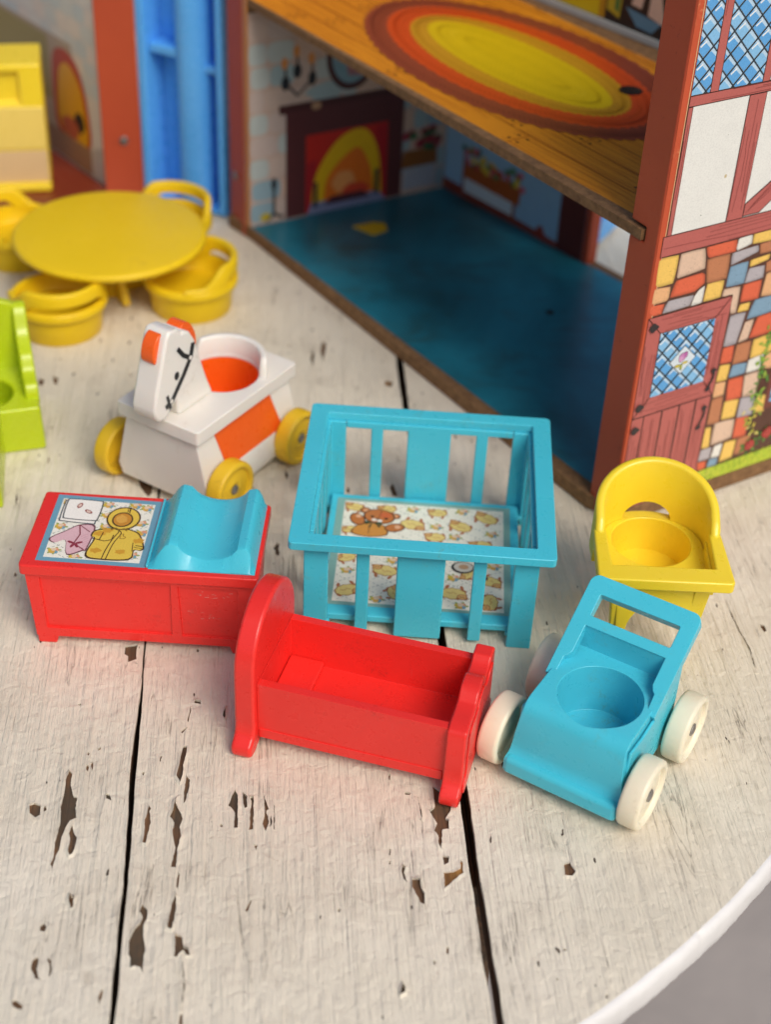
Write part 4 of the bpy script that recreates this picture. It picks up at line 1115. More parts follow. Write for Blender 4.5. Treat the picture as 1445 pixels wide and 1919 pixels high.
for x, z in ((1.72, 6.9), (2.28, 7.35), (2.98, 6.95)):
    fp += [(ell(x, z - 0.1, 0.20, 0.32, 12), '#22252a', 4), ([(x - 0.06, z + 0.1), (x + 0.06, z + 0.1), (x + 0.05, z + 0.6), (x - 0.05, z + 0.6)], '#3a322c', 5), (ell(x - 0.05, z + 0.75, 0.16, 0.26, 10), '#d98f4a', 5)]
fp += stroke([(1.72, 6.8), (2.28, 6.2), (2.98, 6.8)], 0.1, '#22252a', 4)
fp += [(ell(4.9, 7.6, 1.25, 1.55, 32), '#4a2322', 3), (ell(4.9, 7.6, 0.98, 1.25, 32), '#7fa2b0', 4), (blob(5.2, 7.0, 0.6, 0.4), '#a8747a', 5)]
fp += [([(7.6, 1.9), (9.5, 1.9), (9.45, 2.72), (7.65, 2.72)], '#8a5420', 3), ([(7.72, 0.85), (9.4, 0.85), (9.4, 1.85), (7.72, 1.85)], '#aab0bc', 3)]
for k in range(26):
    fp.append((blob(7.7 + rg.random() * 1.8, 2.75 + rg.random() * 0.9, 0.2, 0.18, 9, 0.2, seed=k), rg.choice(['#a8283c', '#8c1e30', '#356a44', '#2c5a3a']) if k % 3 else '#9c2238', 4 + k % 3))
fp += [(ell(1.17, 2.4, 0.14, 0.3, 10), '#22252a', 4)] + stroke([(1.17, 2.3), (1.17, 1.0)], 0.13, '#22252a', 4) + stroke([(0.8, 0.75), (1.17, 1.0), (1.6, 0.8)], 0.14, '#22252a', 4) + [(blob(0.75, 0.95, 0.25, 0.2), '#c0a830', 4)]
ink_mesh("fireplace_print", fp, fi, PRINTSOFT, pw, HORG)
# yellow scrap lying on the teal floor
sp = MB().prism([(-2.1, 60.05), (-1.15, 59.35), (-0.55, 59.9), (-0.7, 60.5), (-1.2, 60.55)], XY, 0.605, 0.66)

# left-hand half of the house: its end wall, floor, and the blue plastic corner between the two red posts
LW = Fr((-13.30, 62.75), (-0.65, 0.76))
lw = block(LW, 0.02, 13, -1.15, 0.0, 0.6, 22).build("end_wall", FIBRE, house, org=HORG)
MB().prism([(-13.42, 62.60), (-11.74, 62.95), (-11.85, 63.35), (-13.5, 63.0)], XY, 0.05, 22).build("front_post", RED, house, bevel=0.05, org=HORG)
li = LW.ink(0.006)
lp = [([(0.05, 0.6), (12.9, 0.6), (12.9, 21), (0.05, 21)], '#d6cdc4', 0)]
for r_ in range(18):
    z = 4.5 + r_ * 0.8
    for k in range(12):
        x = 0.1 + k * 1.05 + (r_ % 2) * 0.5
        lp.append((rounded([(x, z), (x + 0.98, z), (x + 0.98, z + 0.72), (x, z + 0.72)], 0.2), rg.choice(['#ddd6cc', '#cfcfca', '#e0d2c6', '#c6cccb']), 1))
lp += [([(1.6, 0.65), (12, 0.65), (12, 6.4), (2.6, 6.4)], '#b39c84', 2), (spline([(1.5, 1.9), (1.5, 4.2), (2.2, 5.6), (3.4, 6.0), (4.4, 5.4), (4.6, 3.2), (4.2, 1.9)], 5, True), '#b5341c', 3),
       (spline([(1.75, 1.9), (1.8, 4.0), (2.4, 5.1), (3.3, 5.4), (4.0, 4.6), (4.1, 2.2)], 5, True), '#d8a018', 4), (blob(2.3, 2.9, 0.45, 0.5), '#1e1a16', 5), (blob(3.2, 2.4, 0.8, 0.5), '#b0583a', 5),
       ([(4.8, 3.2), (12, 3.2), (12, 6.2), (4.8, 6.2)], '#9c8a50', 3), ([(1.4, 0.65), (12, 0.65), (12, 1.9), (1.4, 1.9)], '#96745c', 4), ([(0.1, 0.65), (1.3, 0.65), (1.3, 2.0), (0.1, 2.4)], '#b5aea8', 4),
       ([(4.0, 9.2), (5.1, 9.2), (5.1, 21), (4.0, 21)], '#b09c3c', 3), ([(5.6, 9.4), (12.4, 9.4), (12.4, 21), (5.6, 21)], '#d9c670', 3), ([(7.4, 9.9), (9.5, 9.9), (9.5, 12), (7.4, 12)], '#c9c6c0', 4), (blob(8.2, 12.4, 0.8, 0.7), '#c02a20', 5)]
ink_mesh("end_print", lp, li, PRINTSOFT, lw, HORG)
MB().prism([(-13.35, 62.7), LW.p(13, 0), (-29, 68), (-20.5, 56.5)], XY, 0.02, 0.58).build("floor_board", plastic("red_brown_floor", '#7a2d14', amount=0.5), house, bevel=0.04, org=HORG)

BF = Fr((-11.72, 62.95), (-7.95 + 11.72, 61.20 - 62.95))        # front plane of the blue corner piece
corner = MB()
cf = BF
def bbox(s0, s1, t0, t1, z0, z1):
    return block(cf, s0, s1, t0, t1, z0, z1)
bc = bbox(0.0, 4.16, 1.35, 1.65, 0.3, 22).build("hinge_corner", BLUEPL, house, bevel=0.04, org=HORG)
bbox(0.0, 0.42, -0.05, 1.34, 0.3, 22).build("flange", BLUEPL, bc, bevel=0.1, org=HORG)
bbox(3.86, 4.14, 0.15, 1.34, 0.3, 22).build("flange", BLUEPL, bc, bevel=0.06, org=HORG)
for z in (6.9, 13.2):
    bbox(0.43, 2.0, 0.25, 1.34, z, z + 0.42).build("shelf", BLUEPL, bc, bevel=0.08, org=HORG)
for z in (6.4, 12.9):
    bbox(3.0, 3.85, 0.5, 1.34, z, z + 0.35).build("shelf", BLUEPL, bc, bevel=0.08, org=HORG)
px, py = cf.p(2.35, 0.85)
MB().lathe([(0, 0.3), (0.80, 0.3), (0.80, 22), (0, 22)], (px, py, 0), seg=40).build("column", BLUEPL, bc, bevel=0.03, org=HORG)
bbox(0.0, 4.16, 0.2, 1.34, 0.12, 0.298).build("bottom_plate", BLUEPL, bc, bevel=0.03, org=HORG)

SCREW = MB().lathe([(0, 0), (0.17, 0), (0.20, 0.04), (0.16, 0.09), (0, 0.10)], (0, 0, 0), seg=20)
def screw(x, y, z, nx, ny):
    o = SCREW.build("screw", METAL, house)
    o.location = ((x - HA[0]) * S, (y - HA[1]) * S, z * S)
    o.rotation_euler = Vector((nx, ny, 0)).to_track_quat('Z', 'Y').to_euler()
lx, ly = -12.5, 62.79
for z in (2.9, 12.3, 17):
    screw(lx, ly - 0.02, z, 0.2, -0.98)
for z in (2.6, 10.9, 17):
    q = FIRE.p(-0.11, 1.1)
    screw(q[0], q[1], z, -FIRE.e[0], -FIRE.e[1])

scrap = sp.build("paper_scrap", plastic("yellow_scrap", '#d9b520', amount=0.2), None, org=(-1.2, 60, 0))
scrap.location = (-1.2 * S, 60 * S, 0)
scrap['label'] = "small torn yellow scrap lying on the teal floor by the printed fireplace"
scrap['category'] = "scrap"

# ------------------------------------------------------------------ toy plastics
P_RED = plastic("toy_red", (0.80, 0.024, 0.017), dirt=(0.25, 0.02, 0.015), amount=0.5, rough=0.32)
P_BLUE = plastic("toy_turquoise", (0.060, 0.54, 0.68), dirt=(0.16, 0.30, 0.22), amount=0.6, rough=0.32, sss=0.10)
P_YEL = plastic("toy_yellow", (0.88, 0.66, 0.026), dirt=(0.45, 0.25, 0.02), amount=0.3, rough=0.33, sss=0.10)
P_MUST = plastic("toy_old_yellow", (0.80, 0.545, 0.004), dirt=(0.45, 0.26, 0.03), amount=0.6, rough=0.42, sss=0.05, spec=0.3)
P_WHEELY = plastic("toy_wheel_yellow", (0.78, 0.50, 0.012), dirt=(0.22, 0.13, 0.02), amount=0.8, rough=0.5, dscale=220)
P_LIME = plastic("toy_lime", (0.50, 0.62, 0.006), dirt=(0.2, 0.3, 0.02), amount=0.3, rough=0.28, sss=0.08)
P_WHITE = plastic("toy_off_white", (0.80, 0.76, 0.69), dirt=(0.42, 0.33, 0.22), amount=0.75, rough=0.40, sss=0.25)
P_WHEELW = plastic("toy_wheel_ivory", (0.82, 0.75, 0.57), dirt=(0.40, 0.28, 0.13), amount=0.6, rough=0.42, sss=0.20)
P_ORANGE = plastic("toy_orange", (0.88, 0.115, 0.004), dirt=(0.4, 0.06, 0.01), amount=0.3, rough=0.32, sss=0.05)
STICKER = print_mat("paper_sticker", speck=0.05, rough=0.5)


def ring_holes(r, n=40, cx=0, cy=0):
    return ell(cx, cy, r, r, n)


def cyl(r, z0, z1, c=(0, 0), n=48):
    return MB().prism(ell(c[0], c[1], r, r, n), XY, z0, z1)


# ---------------------------------------------------------------- nursery prints
def lamb(x, y, s, rot, c='#e8cf7e', ln='#a5602c'):
    sh = []
    def T(px, py):
        a = radians(rot)
        return (x + s * (px * cos(a) - py * sin(a)), y + s * (px * sin(a) + py * cos(a)))
    for lx, ly, a in ((-0.45, -0.62, 20), (0.42, -0.60, -25), (0.62, 0.35, 40), (-0.6, -0.35, 60)):
        sh += [(p[0], p[1], 2) for p in [([T(lx + q[0], ly + q[1]) for q in ell(0, 0, 0.20, 0.11, 8, rot=a + 90)], '#b5693a', 2)]]
    body = [T((0.78 + 0.07 * (k % 2)) * cos(k * 2 * pi / 22), (0.50 + 0.06 * (k % 2)) * sin(k * 2 * pi / 22)) for k in range(22)]
    sh += shape(body, c, ln, 0.03, 3)
    sh += shape([T(-0.55 + q[0], 0.22 + q[1]) for q in ell(0, 0, 0.32, 0.26, 12)], '#dba866', ln, 0.025, 5)
    sh += [([T(-0.83 + q[0], 0.34 + q[1]) for q in ell(0, 0, 0.13, 0.07, 7, rot=30)], '#a5602c', 5), ([T(-0.30 + q[0], 0.44 + q[1]) for q in ell(0, 0, 0.13, 0.07, 7, rot=-30)], '#a5602c', 5)]
    for q in ((-0.64, 0.24), (-0.48, 0.24)):
        sh.append(([T(q[0] + e[0], q[1] + e[1]) for e in ell(0, 0, 0.035, 0.045, 6)], '#4a2c18', 7))
    sh += [(p, col, 6) for p, col, _ in stroke([T(-0.2, 0.0), T(0.0, -0.12), T(0.2, 0.02), T(0.42, -0.1)], 0.025, '#c48f48', 6)]
    return sh


def posy(x, y, s, seed):
    rg = random.Random(seed)
    sh = []
    for k in range(5):
        a = k * 72 + rg.uniform(-20, 20)
        sh.append((ell(x + s * 0.85 * cos(radians(a)), y + s * 0.6 * sin(radians(a)), s * 0.34, s * 0.2, 7, rot=a), '#9aa860', 2))
    for dx, dy, c in ((-0.4, 0.05, '#d3b23c'), (0.35, 0.25, '#dd9a78'), (0.3, -0.35, '#6f9fb4'), (-0.1, -0.35, '#d8a848'), (0.0, 0.2, '#e6c9a8')):
        sh.append((blob(x + dx * s, y + dy * s, s * 0.44, s * 0.38, 9, 0.15, seed=seed), c, 3))
    return sh


def quilt(x0, x1, y0, y1, d, seed):
    rg = random.Random(seed)
    sh = []
    n = int((x1 - x0 + y1 - y0) / d) + 2
    for i in range(-n, n):
        for sg in (1, -1):
            t = 0.0
            while t < (x1 - x0) + 0.2:
                x = x0 + t
                y = y0 + i * d + (t if sg > 0 else -t) * 0.62
                if y0 < y < y1 and rg.random() < 0.8:
                    sh += stroke([(x, y), (x + 0.07, y + 0.07 * sg * 0.62)], 0.018, rg.choice(['#7b8a86', '#8a8f80', '#97a0a0']), 1)
                t += 0.13
    return clipped(sh, x0, x1, y0, y1)


# ---------------------------------------------------------------- playpen
pen = thing("toy_playpen", "turquoise toy playpen with slatted sides and a lamb and teddy sticker on its floor", "toy playpen", (1.204, 37.052, 0), -1.55)
OX, OY, IX, IY = 3.85, 3.70, 3.29, 3.20
MB().prism(rrect(-OX, OX, -OY, OY, 0.14, 3), XY, 3.42, 3.70, [rrect(-IX, IX, -IY, IY, 0.05, 2)]).build("top_rim", P_BLUE, pen, bevel=0.07, seg=3)
WX, WY, WT = 3.42, 3.36, 0.25
for sx in (-1, 1):
    for sy in (-1, 1):
        a, b = 0.72, 0.62
        pts = [(sx * WX, sy * WY), (sx * (WX - a), sy * WY), (sx * (WX - a), sy * (WY - WT)), (sx * (WX - WT), sy * (WY - WT)), (sx * (WX - WT), sy * (WY - b)), (sx * WX, sy * (WY - b))]
        MB().prism(pts, XY, 0.0, 3.421).build("corner_post", P_BLUE, pen, bevel=0.04, seg=2)
for sy in (-1, 1):
    for x in (-1.69, 1.71):
        MB().box(x - 0.19, x + 0.19, sy * WY - (WT if sy > 0 else 0), sy * WY + (0 if sy > 0 else WT), 0.16, 3.42).build("slat", P_BLUE, pen, bevel=0.04, seg=2)
    MB().box(-0.70, 0.70, sy * WY - (WT if sy > 0 else 0), sy * WY + (0 if sy > 0 else WT), 0.13, 3.42).build("middle_panel", P_BLUE, pen, bevel=0.05, seg=2)
    MB().box(-2.69, 2.69, sy * WY - (WT - 0.004 if sy > 0 else 0.004), sy * WY + (-0.004 if sy > 0 else WT - 0.004), 3.20, 3.425).build("header", P_BLUE, pen, bevel=0.03, seg=2)
for sx in (-1, 1):
    for y in (-1.55, 0.0, 1.55):
        w = 0.19
        MB().box(sx * WX - (WT if sx > 0 else 0), sx * WX + (0 if sx > 0 else WT), y - w, y + w, 0.16, 3.42).build("slat", P_BLUE, pen, bevel=0.04, seg=2)
    MB().box(sx * WX - (WT - 0.004 if sx > 0 else 0.004), sx * WX + (-0.004 if sx > 0 else WT - 0.004), -2.72, 2.72, 3.20, 3.425).build("header", P_BLUE, pen, bevel=0.03, seg=2)
fl = MB().box(-3.10, 3.10, -3.06, 3.06, 0.36, 0.60)
for sx in (-1, 1):
    for sy in (-1, 1):
        fl.box(sx * 2.95 - 0.3, sx * 2.95 + 0.3, sy * 2.9 - 0.22, sy * 2.9 + 0.22, 0.22, 0.40)
pfl = fl.build("floor_tray", P_BLUE, pen, bevel=0.05, seg=2)
st = [(rrect(-2.88, 2.82, -2.62, 2.84, 0.03, 2), '#86b0a6', 0), ([(-2.64, -2.46), (2.61, -2.50), (2.61, 2.65), (-2.63, 2.68)], '#f1ecda', 1)]
qs = quilt(-2.62, 2.59, -2.44, 2.64, 0.42, 4)
st += [(p, c, 2) for p, c, _ in qs]
lm = []
for k, (x, y, s, r) in enumerate(((-2.28, 2.36, .40, -10), (-1.21, 2.36, .38, 5), (-0.35, 1.6, .50, 170), (0.45, 2.33, .40, 0), (1.21, 1.67, .48, -25), (2.05, 2.2, .50, -30), (-2.35, 1.14, .36, 10), (0.41, 1.02, .42, 0),
                               (1.89, 0.75, .45, 5), (-2.35, -0.32, .40, 20), (-1.1, -0.85, .50, -10), (-2.2, -1.91, .50, 200), (-0.75, -1.91, .42, -70), (1.05, -1.75, .52, 175), (2.18, -2.05, .48, 90), (2.2, -1.05, .44, 160),
                               (1.47, -0.75, .36, 70), (0.1, 0.2, .45, 30), (-1.9, 0.3, .4, 60), (0.9, 0.1, .4, 200), (0.0, -0.9, .4, 15))):
    lm += lamb(x, y, s, r)
for k, (x, y) in enumerate(((-0.36, 2.42), (0.43, 1.58), (1.26, 2.47), (1.04, 1.09), (2.23, 1.37), (-2.29, -0.95), (-0.88, -0.33), (-1.28, -2.25), (1.03, -0.98), (1.28, -2.3), (2.3, -0.3), (0.3, -1.5), (1.9, 0.1))):
    lm += posy(x, y, 0.22, k)
st += [(p, c, l + 1) for p, c, l in clipped(lm, -2.62, 2.59, -2.44, 2.64)]
BR = '#c2763c'
bear = shape(spline([(-1.2, 1.35), (-1.15, 0.95), (-1.75, 0.8), (-2.3, 0.95), (-2.2, 1.3), (-1.95, 1.52), (-1.4, 1.5)], 5, True), '#d2903f', '#4f2a14', 0.035, 9)
bear += shape(ell(-2.15, 1.70, 0.24, 0.34, 20, rot=25), BR, '#4f2a14', 0.04, 10) + shape(ell(-0.92, 1.36, 0.34, 0.22, 20, rot=15), BR, '#4f2a14', 0.04, 10)
bear += shape(ell(-1.92, 2.20, 0.18, 0.17, 16), BR, '#4f2a14', 0.04, 10) + shape(ell(-0.92, 1.98, 0.17, 0.15, 16), BR, '#4f2a14', 0.04, 10)
bear += [(ell(-1.90, 2.19, 0.09, 0.09, 10), '#e3a77a', 13), (ell(-0.92, 1.97, 0.08, 0.08, 10), '#e3a77a', 13), (ell(-2.12, 1.86, 0.10, 0.09, 10), '#e9b48c', 13), (ell(-0.83, 1.40, 0.10, 0.09, 10), '#e9b48c', 13)]
bear += shape(ell(-1.45, 1.90, 0.52, 0.40, 28, rot=-8), BR, '#4f2a14', 0.04, 14)
bear += [(blob(-1.25, 1.98, 0.22, 0.16, 12), '#cf6a3c', 16), (ell(-1.67, 1.88, 0.065, 0.05, 10), '#20140c', 17), (ell(-1.22, 1.80, 0.065, 0.05, 10), '#20140c', 17),
         (ell(-1.60, 1.70, 0.09, 0.07, 12), '#efe6d8', 17), (ell(-1.42, 1.66, 0.09, 0.07, 12), '#efe6d8', 17), (ell(-1.50, 1.75, 0.06, 0.04, 10), '#20140c', 18)]
bear += [(p, '#39482c', 19) for p in ([(-1.62, 1.56), (-1.9, 1.62), (-1.88, 1.42)], [(-1.62, 1.56), (-1.34, 1.60), (-1.36, 1.40)], [(-1.66, 1.56), (-1.78, 1.3), (-1.70, 1.28)], [(-1.58, 1.56), (-1.44, 1.3), (-1.36, 1.33)])]
bear += stroke([(-1.38, 2.28), (-1.42, 2.0), (-1.46, 1.8)], 0.022, '#6b381c', 17) + stroke([(-1.75, 1.35), (-1.75, 0.95)], 0.022, '#6b381c', 12)
st += bear
st += [(ell(1.32, -0.45, 0.36, 0.30, 24), '#39322c', 9), (ell(1.34, -0.43, 0.30, 0.24, 24), '#c9c2b4', 10), (ell(1.35, -0.42, 0.16, 0.12, 16), '#b5906c', 11), (ell(2.02, -0.92, 0.10, 0.10, 14), '#39322c', 11), (ell(2.02, -0.92, 0.06, 0.06, 12), '#8a4a3c', 12)]
ink_mesh("sticker", st, lambda a, b, c: (a, b, 0.604 + c), STICKER, pfl, lift=0.0015)

# ---------------------------------------------------------------- changing table
ct = thing("toy_changing_table", "red toy changing table with a baby clothes sticker and turquoise curved pad on top", "toy table", (-6.878, 34.316, 0), -0.9)
HX, HY, HT = 3.41, 1.79, 3.07
top = MB().prism(rrect(-HX, HX, -HY, HY, 0.12, 3), XY, 2.70, HT).build("table_top", P_RED, ct, bevel=0.06, seg=3)
b0, b1 = 0.30, 2.71
X0, Y0, X1, Y1 = 3.16, 1.60, 3.28, 1.67
body = MB().loft([[(-X0, -Y0, b0), (X0, -Y0, b0), (X0, Y0, b0), (-X0, Y0, b0)], [(-X1, -Y1, b1), (X1, -Y1, b1), (X1, Y1, b1), (-X1, Y1, b1)]])
sl = lambda z: -(Y0 + (Y1 - Y0) * (z - b0) / (b1 - b0))
def pan(x0, x1, z0, z1, d):
    return MB().loft([[(x0, sl(z0) - 0.5, z0), (x1, sl(z0) - 0.5, z0), (x1 + 0.04, sl(z1) - 0.5, z1), (x0 - 0.06, sl(z1) - 0.5, z1)],
                      [(x0, sl(z0) + d, z0), (x1, sl(z0) + d, z0), (x1 + 0.04, sl(z1) + d, z1), (x0 - 0.06, sl(z1) + d, z1)]])
body.build("cabinet", P_RED, ct, bevel=0.035, seg=2, cut=[pan(-2.82, 0.85, 0.62, 2.55, 0.075), pan(1.15, 2.78, 0.60, 2.52, 0.075)])
for sx in (-1, 1):
    for sy in (-1, 1):
        x = sx * (X0 - 0.29)
        MB().loft([[(x - 0.27, sy * (Y0 - 0.02) - (0.5 if sy > 0 else 0), 0.0), (x + 0.27, sy * (Y0 - 0.02) - (0.5 if sy > 0 else 0), 0.0), (x + 0.27, sy * (Y0 - 0.02) + (0 if sy > 0 else 0.5), 0.0), (x - 0.27, sy * (Y0 - 0.02) + (0 if sy > 0 else 0.5), 0.0)],
                   [(x - 0.28 - (0.08 if sx > 0 else 0), sy * (Y0 - 0.004) - (0.5 if sy > 0 else 0), 0.32), (x + 0.28 + (0.08 if sx < 0 else 0), sy * (Y0 - 0.004) - (0.5 if sy > 0 else 0), 0.32), (x + 0.28 + (0.08 if sx < 0 else 0), sy * (Y0 - 0.004) + (0 if sy > 0 else 0.5), 0.32), (x - 0.28 - (0.08 if sx > 0 else 0), sy * (Y0 - 0.004) + (0 if sy > 0 else 0.5), 0.32)]]).build("foot", P_RED, ct, bevel=0.05, seg=2)
scf = []
rg = random.Random(12)
for k in range(34):
    x, z = rg.choice(((1.75, 2.25), (2.15, 2.18), (1.55, 1.55), (2.0, 1.35), (2.35, 2.2)))
    x, z = x + rg.gauss(0, 0.16), z + rg.gauss(0, 0.06)
    scf += stroke([(x, z), (x + rg.uniform(-0.05, 0.12), z + rg.uniform(-0.05, 0.05))], 0.016, rg.choice(['#e8847c', '#efa39b', '#d9655c']), 0)
ink_mesh("scuff_marks", scf, lambda a, b, c: (a, sl(b) + 0.071 - c, b), PRINT, ct)
# pad: trough with a sloping front and rolled ridges
secs = []
def padsec(y, k):
    pts = [(0.26, 0), (0.40, 0.10 * k + 0.02)]
    pts += [(0.62, 0.50 * k), (0.74, 0.66 * k), (0.84, 0.72 * k), (0.96, 0.70 * k)]
    for i in range(13):
        t = i / 12
        x = 1.08 + (2.78 - 1.08) * t
        pts.append((x, k * (0.66 - 0.46 * (1 - (2 * t - 1) ** 2) ** 0.75) + 0.01))
    pts += [(2.90, 0.70 * k), (3.00, 0.72 * k), (3.08, 0.66 * k), (3.16, 0.50 * k), (3.24, 0.12 * k + 0.02), (3.30, 0)]
    return [(x, y, HT + 0.004 + z) for x, z in pts]
secs = [padsec(-1.62, 0.06), padsec(-1.60, 0.10), padsec(-1.33, 0.97), padsec(-1.28, 1.0), padsec(-1.1, 1.0), padsec(0, 1.0), padsec(1.4, 1.0), padsec(1.58, 0.97), padsec(1.66, 0.8), padsec(1.70, 0.1)]
pad = MB().loft(secs).build("changing_pad", P_BLUE, ct, bevel=0.0, clean=False, sharp=33)
MB().box(0.19, 0.262, -1.58, 1.64, HT + 0.003, HT + 0.10).build("pad_lip", P_BLUE, ct, bevel=0.02, seg=2)
s = [([(-2.97, -1.53), (0.17, -1.58), (0.15, 1.58), (-2.98, 1.64)], '#6d9db2', 0), ([(-2.78, -1.36), (-0.02, -1.40), (-0.03, 1.40), (-2.80, 1.46)], '#eeeadb', 1)]
s += [(p, c, 2) for p, c, _ in quilt(-2.76, -0.04, -1.34, 1.42, 0.36, 9)]
fl_ = []
for k, (x, y) in enumerate(((-0.25, 1.2), (-0.3, 0.45), (-0.2, 0.0), (-1.4, 1.25), (-1.35, 0.75), (-2.6, 0.1), (-2.55, -1.05), (-1.9, -1.3), (-0.3, -1.05), (-2.65, 1.3), (-0.6, 1.3), (-1.3, 0.2))):
    fl_ += posy(x, y, 0.2, k + 40)
s += [(p, c, l + 1) for p, c, l in clipped(fl_, -2.76, -0.04, -1.34, 1.42)]
W2 = 0.042
s += shape(rounded([(-2.72, 0.34), (-1.62, 0.26), (-1.62, 1.30), (-2.72, 1.38)], .1), '#efe9de', '#3c4a52', 0.045, 6)
s += shape(rounded([(-2.64, 0.46), (-1.58, 0.42), (-1.56, 1.42), (-2.66, 1.46)], .12), '#f3eee4', '#3a3f44', 0.045, 8)
for x, y, r_ in ((-2.24, 1.13, 75), (-1.93, 0.86, -35)):
    s += shape(ell(x, y, 0.14, 0.075, 14, rot=r_), '#e4c8b8', '#8c3a30', 0.045, 10)
s += shape(spline([(-2.05, 0.22), (-1.58, 0.18), (-1.62, -0.9), (-1.72, -1.0), (-2.14, -1.22), (-2.32, -0.55), (-2.62, -0.70), (-2.80, -0.50), (-2.4, -0.1)], 4, True), '#dcb3b8', '#6e4048', 0.045, 6)
s += stroke([(-2.05, 0.2), (-1.95, -0.25), (-2.05, -0.68), (-1.7, -0.95)], 0.04, '#7e2c38', 9) + stroke([(-2.05, 0.2), (-1.7, -0.1)], 0.03, '#7e2c38', 9)
for a in (25, 155, 250, 300):
    s.append((ell(-2.02 + 0.13 * cos(radians(a)), -0.68 + 0.10 * sin(radians(a)), 0.12, 0.05, 8, rot=a), '#8c3040', 10))
for k in range(7):
    s += stroke([(-1.72 + 0.02 * k, -0.2 - 0.1 * k), (-1.9 + 0.03 * k, -0.35 - 0.1 * k)], 0.014, '#c58c98', 9)
YC, YD = '#e2c04a', '#4a3316'
coat = spline([(-1.05, 0.14), (-1.55, 0.0), (-1.64, -0.28), (-1.52, -0.42), (-1.62, -1.22), (-1.1, -1.36), (-0.33, -1.28), (-0.26, -0.85), (-0.08, -0.84), (0.0, -0.68), (-0.22, -0.1), (-0.5, 0.1), (-0.8, 0.16)], 5, True)
s += shape(coat, YC, YD, 0.05, 11)
s += shape(ell(-0.84, 0.62, 0.50, 0.56, 30), YC, YD, 0.05, 13)
s += shape(ell(-0.86, 0.56, 0.31, 0.36, 26), '#c88a2e', YD, 0.05, 15) + [(blob(-0.88, 0.58, 0.17, 0.2, 14), '#dba548', 17)]
s += stroke([(-0.72, 1.16), (-0.72, 0.92)], 0.04, YD, 17) + stroke([(-0.78, 1.17), (-0.78, 0.93)], 0.02, YD, 17)
s += stroke(spline([(-1.0, 0.08), (-0.86, 0.0), (-0.98, -0.4), (-1.08, -0.9), (-1.12, -1.34)], 4), 0.03, YD, 15) + stroke(spline([(-0.9, 0.06), (-0.78, -0.1), (-0.92, -0.6), (-1.0, -1.33)], 4), 0.03, YD, 15)
s += stroke([(-1.30, -0.10), (-1.35, -0.45)], 0.03, YD, 15) + stroke([(-1.56, -0.40), (-1.2, -0.5), (-1.0, -0.42), (-0.98, -0.2)], 0.03, YD, 15)
s += stroke([(-0.26, -0.62), (-0.02, -0.66)], 0.03, YD, 15) + stroke([(-0.3, -0.7), (-0.04, -0.76)], 0.02, YD, 15) + stroke([(-0.32, -0.9), (-0.36, -0.5)], 0.025, YD, 15)
s += stroke([(-1.1, 0.06), (-0.98, 0.14), (-0.86, 0.06), (-0.74, 0.13), (-0.64, 0.04)], 0.05, '#8a6a20', 16)
for x, y in ((-1.4, -0.15), (-1.35, -0.95), (-0.65, -0.95), (-0.2, -0.4), (-1.2, 0.0)):
    s.append((blob(x, y, 0.16, 0.12, 12, 0.3), '#cf9a2e', 14))
s += stroke(spline([(-0.78, -0.15), (-0.70, -0.12), (-0.70, -0.22), (-0.62, -0.26), (-0.66, -0.34), (-0.78, -0.33), (-0.76, -0.22)], 3), 0.02, '#8a5a18', 16)
ink_mesh("sticker", s, lambda a, b, c: (a, b, HT + 0.004 + c), STICKER, top, lift=0.0015)

# ---------------------------------------------------------------- cradle
cr = thing("toy_cradle", "empty red toy cradle on curved rockers with a rounded headboard", "toy cradle", (-0.78, 28.2, 0), -14)
bx0, bx1, by0, by1, bz0, bz1 = -2.50, 2.74, 0.12, 3.16, 0.45, 2.42
box_ = MB().loft([[(bx0, by0 + 0.06, bz0), (bx1, by0 + 0.06, bz0), (bx1, by1 - 0.06, bz0), (bx0, by1 - 0.06, bz0)], [(bx0, by0, bz1), (bx1, by0, bz1), (bx1, by1, bz1), (bx0, by1, bz1)]])
cav = MB().loft([[(bx0 + 0.02, by0 + 0.30, 0.95), (bx1 - 0.02, by0 + 0.30, 0.95), (bx1 - 0.02, by1 - 0.30, 0.95), (bx0 + 0.02, by1 - 0.30, 0.95)],
                 [(bx0 + 0.02, by0 + 0.22, 3.0), (bx1 - 0.02, by0 + 0.22, 3.0), (bx1 - 0.02, by1 - 0.22, 3.0), (bx0 + 0.02, by1 - 0.22, 3.0)]])
tub = box_.build("cradle_box", P_RED, cr, bevel=0.045, seg=2, cut=[cav])
MB().prism(rrect(-2.47, -1.45, 0.43, 2.86, 0.08, 3), XY, 0.94, 1.16).build("pillow", P_RED, cr, bevel=0.06, seg=2)
MB().box(bx0 + 0.05, bx1 - 0.05, by0 + 0.018, by0 + 0.2, 0.455, 0.78).build("side_moulding", P_RED, tub, bevel=0.02, seg=2)
MC = 1.64
def rocker(side):
    """half outline of the rocker foot from the panel edge down to the sole, mirrored by side"""
    return [(MC + side * y, z) for y, z in ((1.70, 1.15), (1.71, 0.85), (1.78, 0.64), (1.92, 0.52), (2.02, 0.44), (2.06, 0.30), (2.02, 0.12), (1.90, 0.02), (1.65, 0.0), (1.30, 0.10), (0.7, 0.20))]
arch = [(MC + 1.72 * cos(radians(a)), 2.75 + 1.72 * sin(radians(a))) for a in range(0, 181, 9)]
head = spline(rocker(1)[::-1], 4)[:-1] + [(MC + 1.72, 1.2), (MC + 1.72, 2.2)] + arch + [(MC - 1.72, 2.2), (MC - 1.72, 1.2)] + spline(rocker(-1), 4)[1:]
MB().prism(head, YZ, -3.10, -2.505).build("headboard", P_RED, cr, bevel=0.11, seg=3)
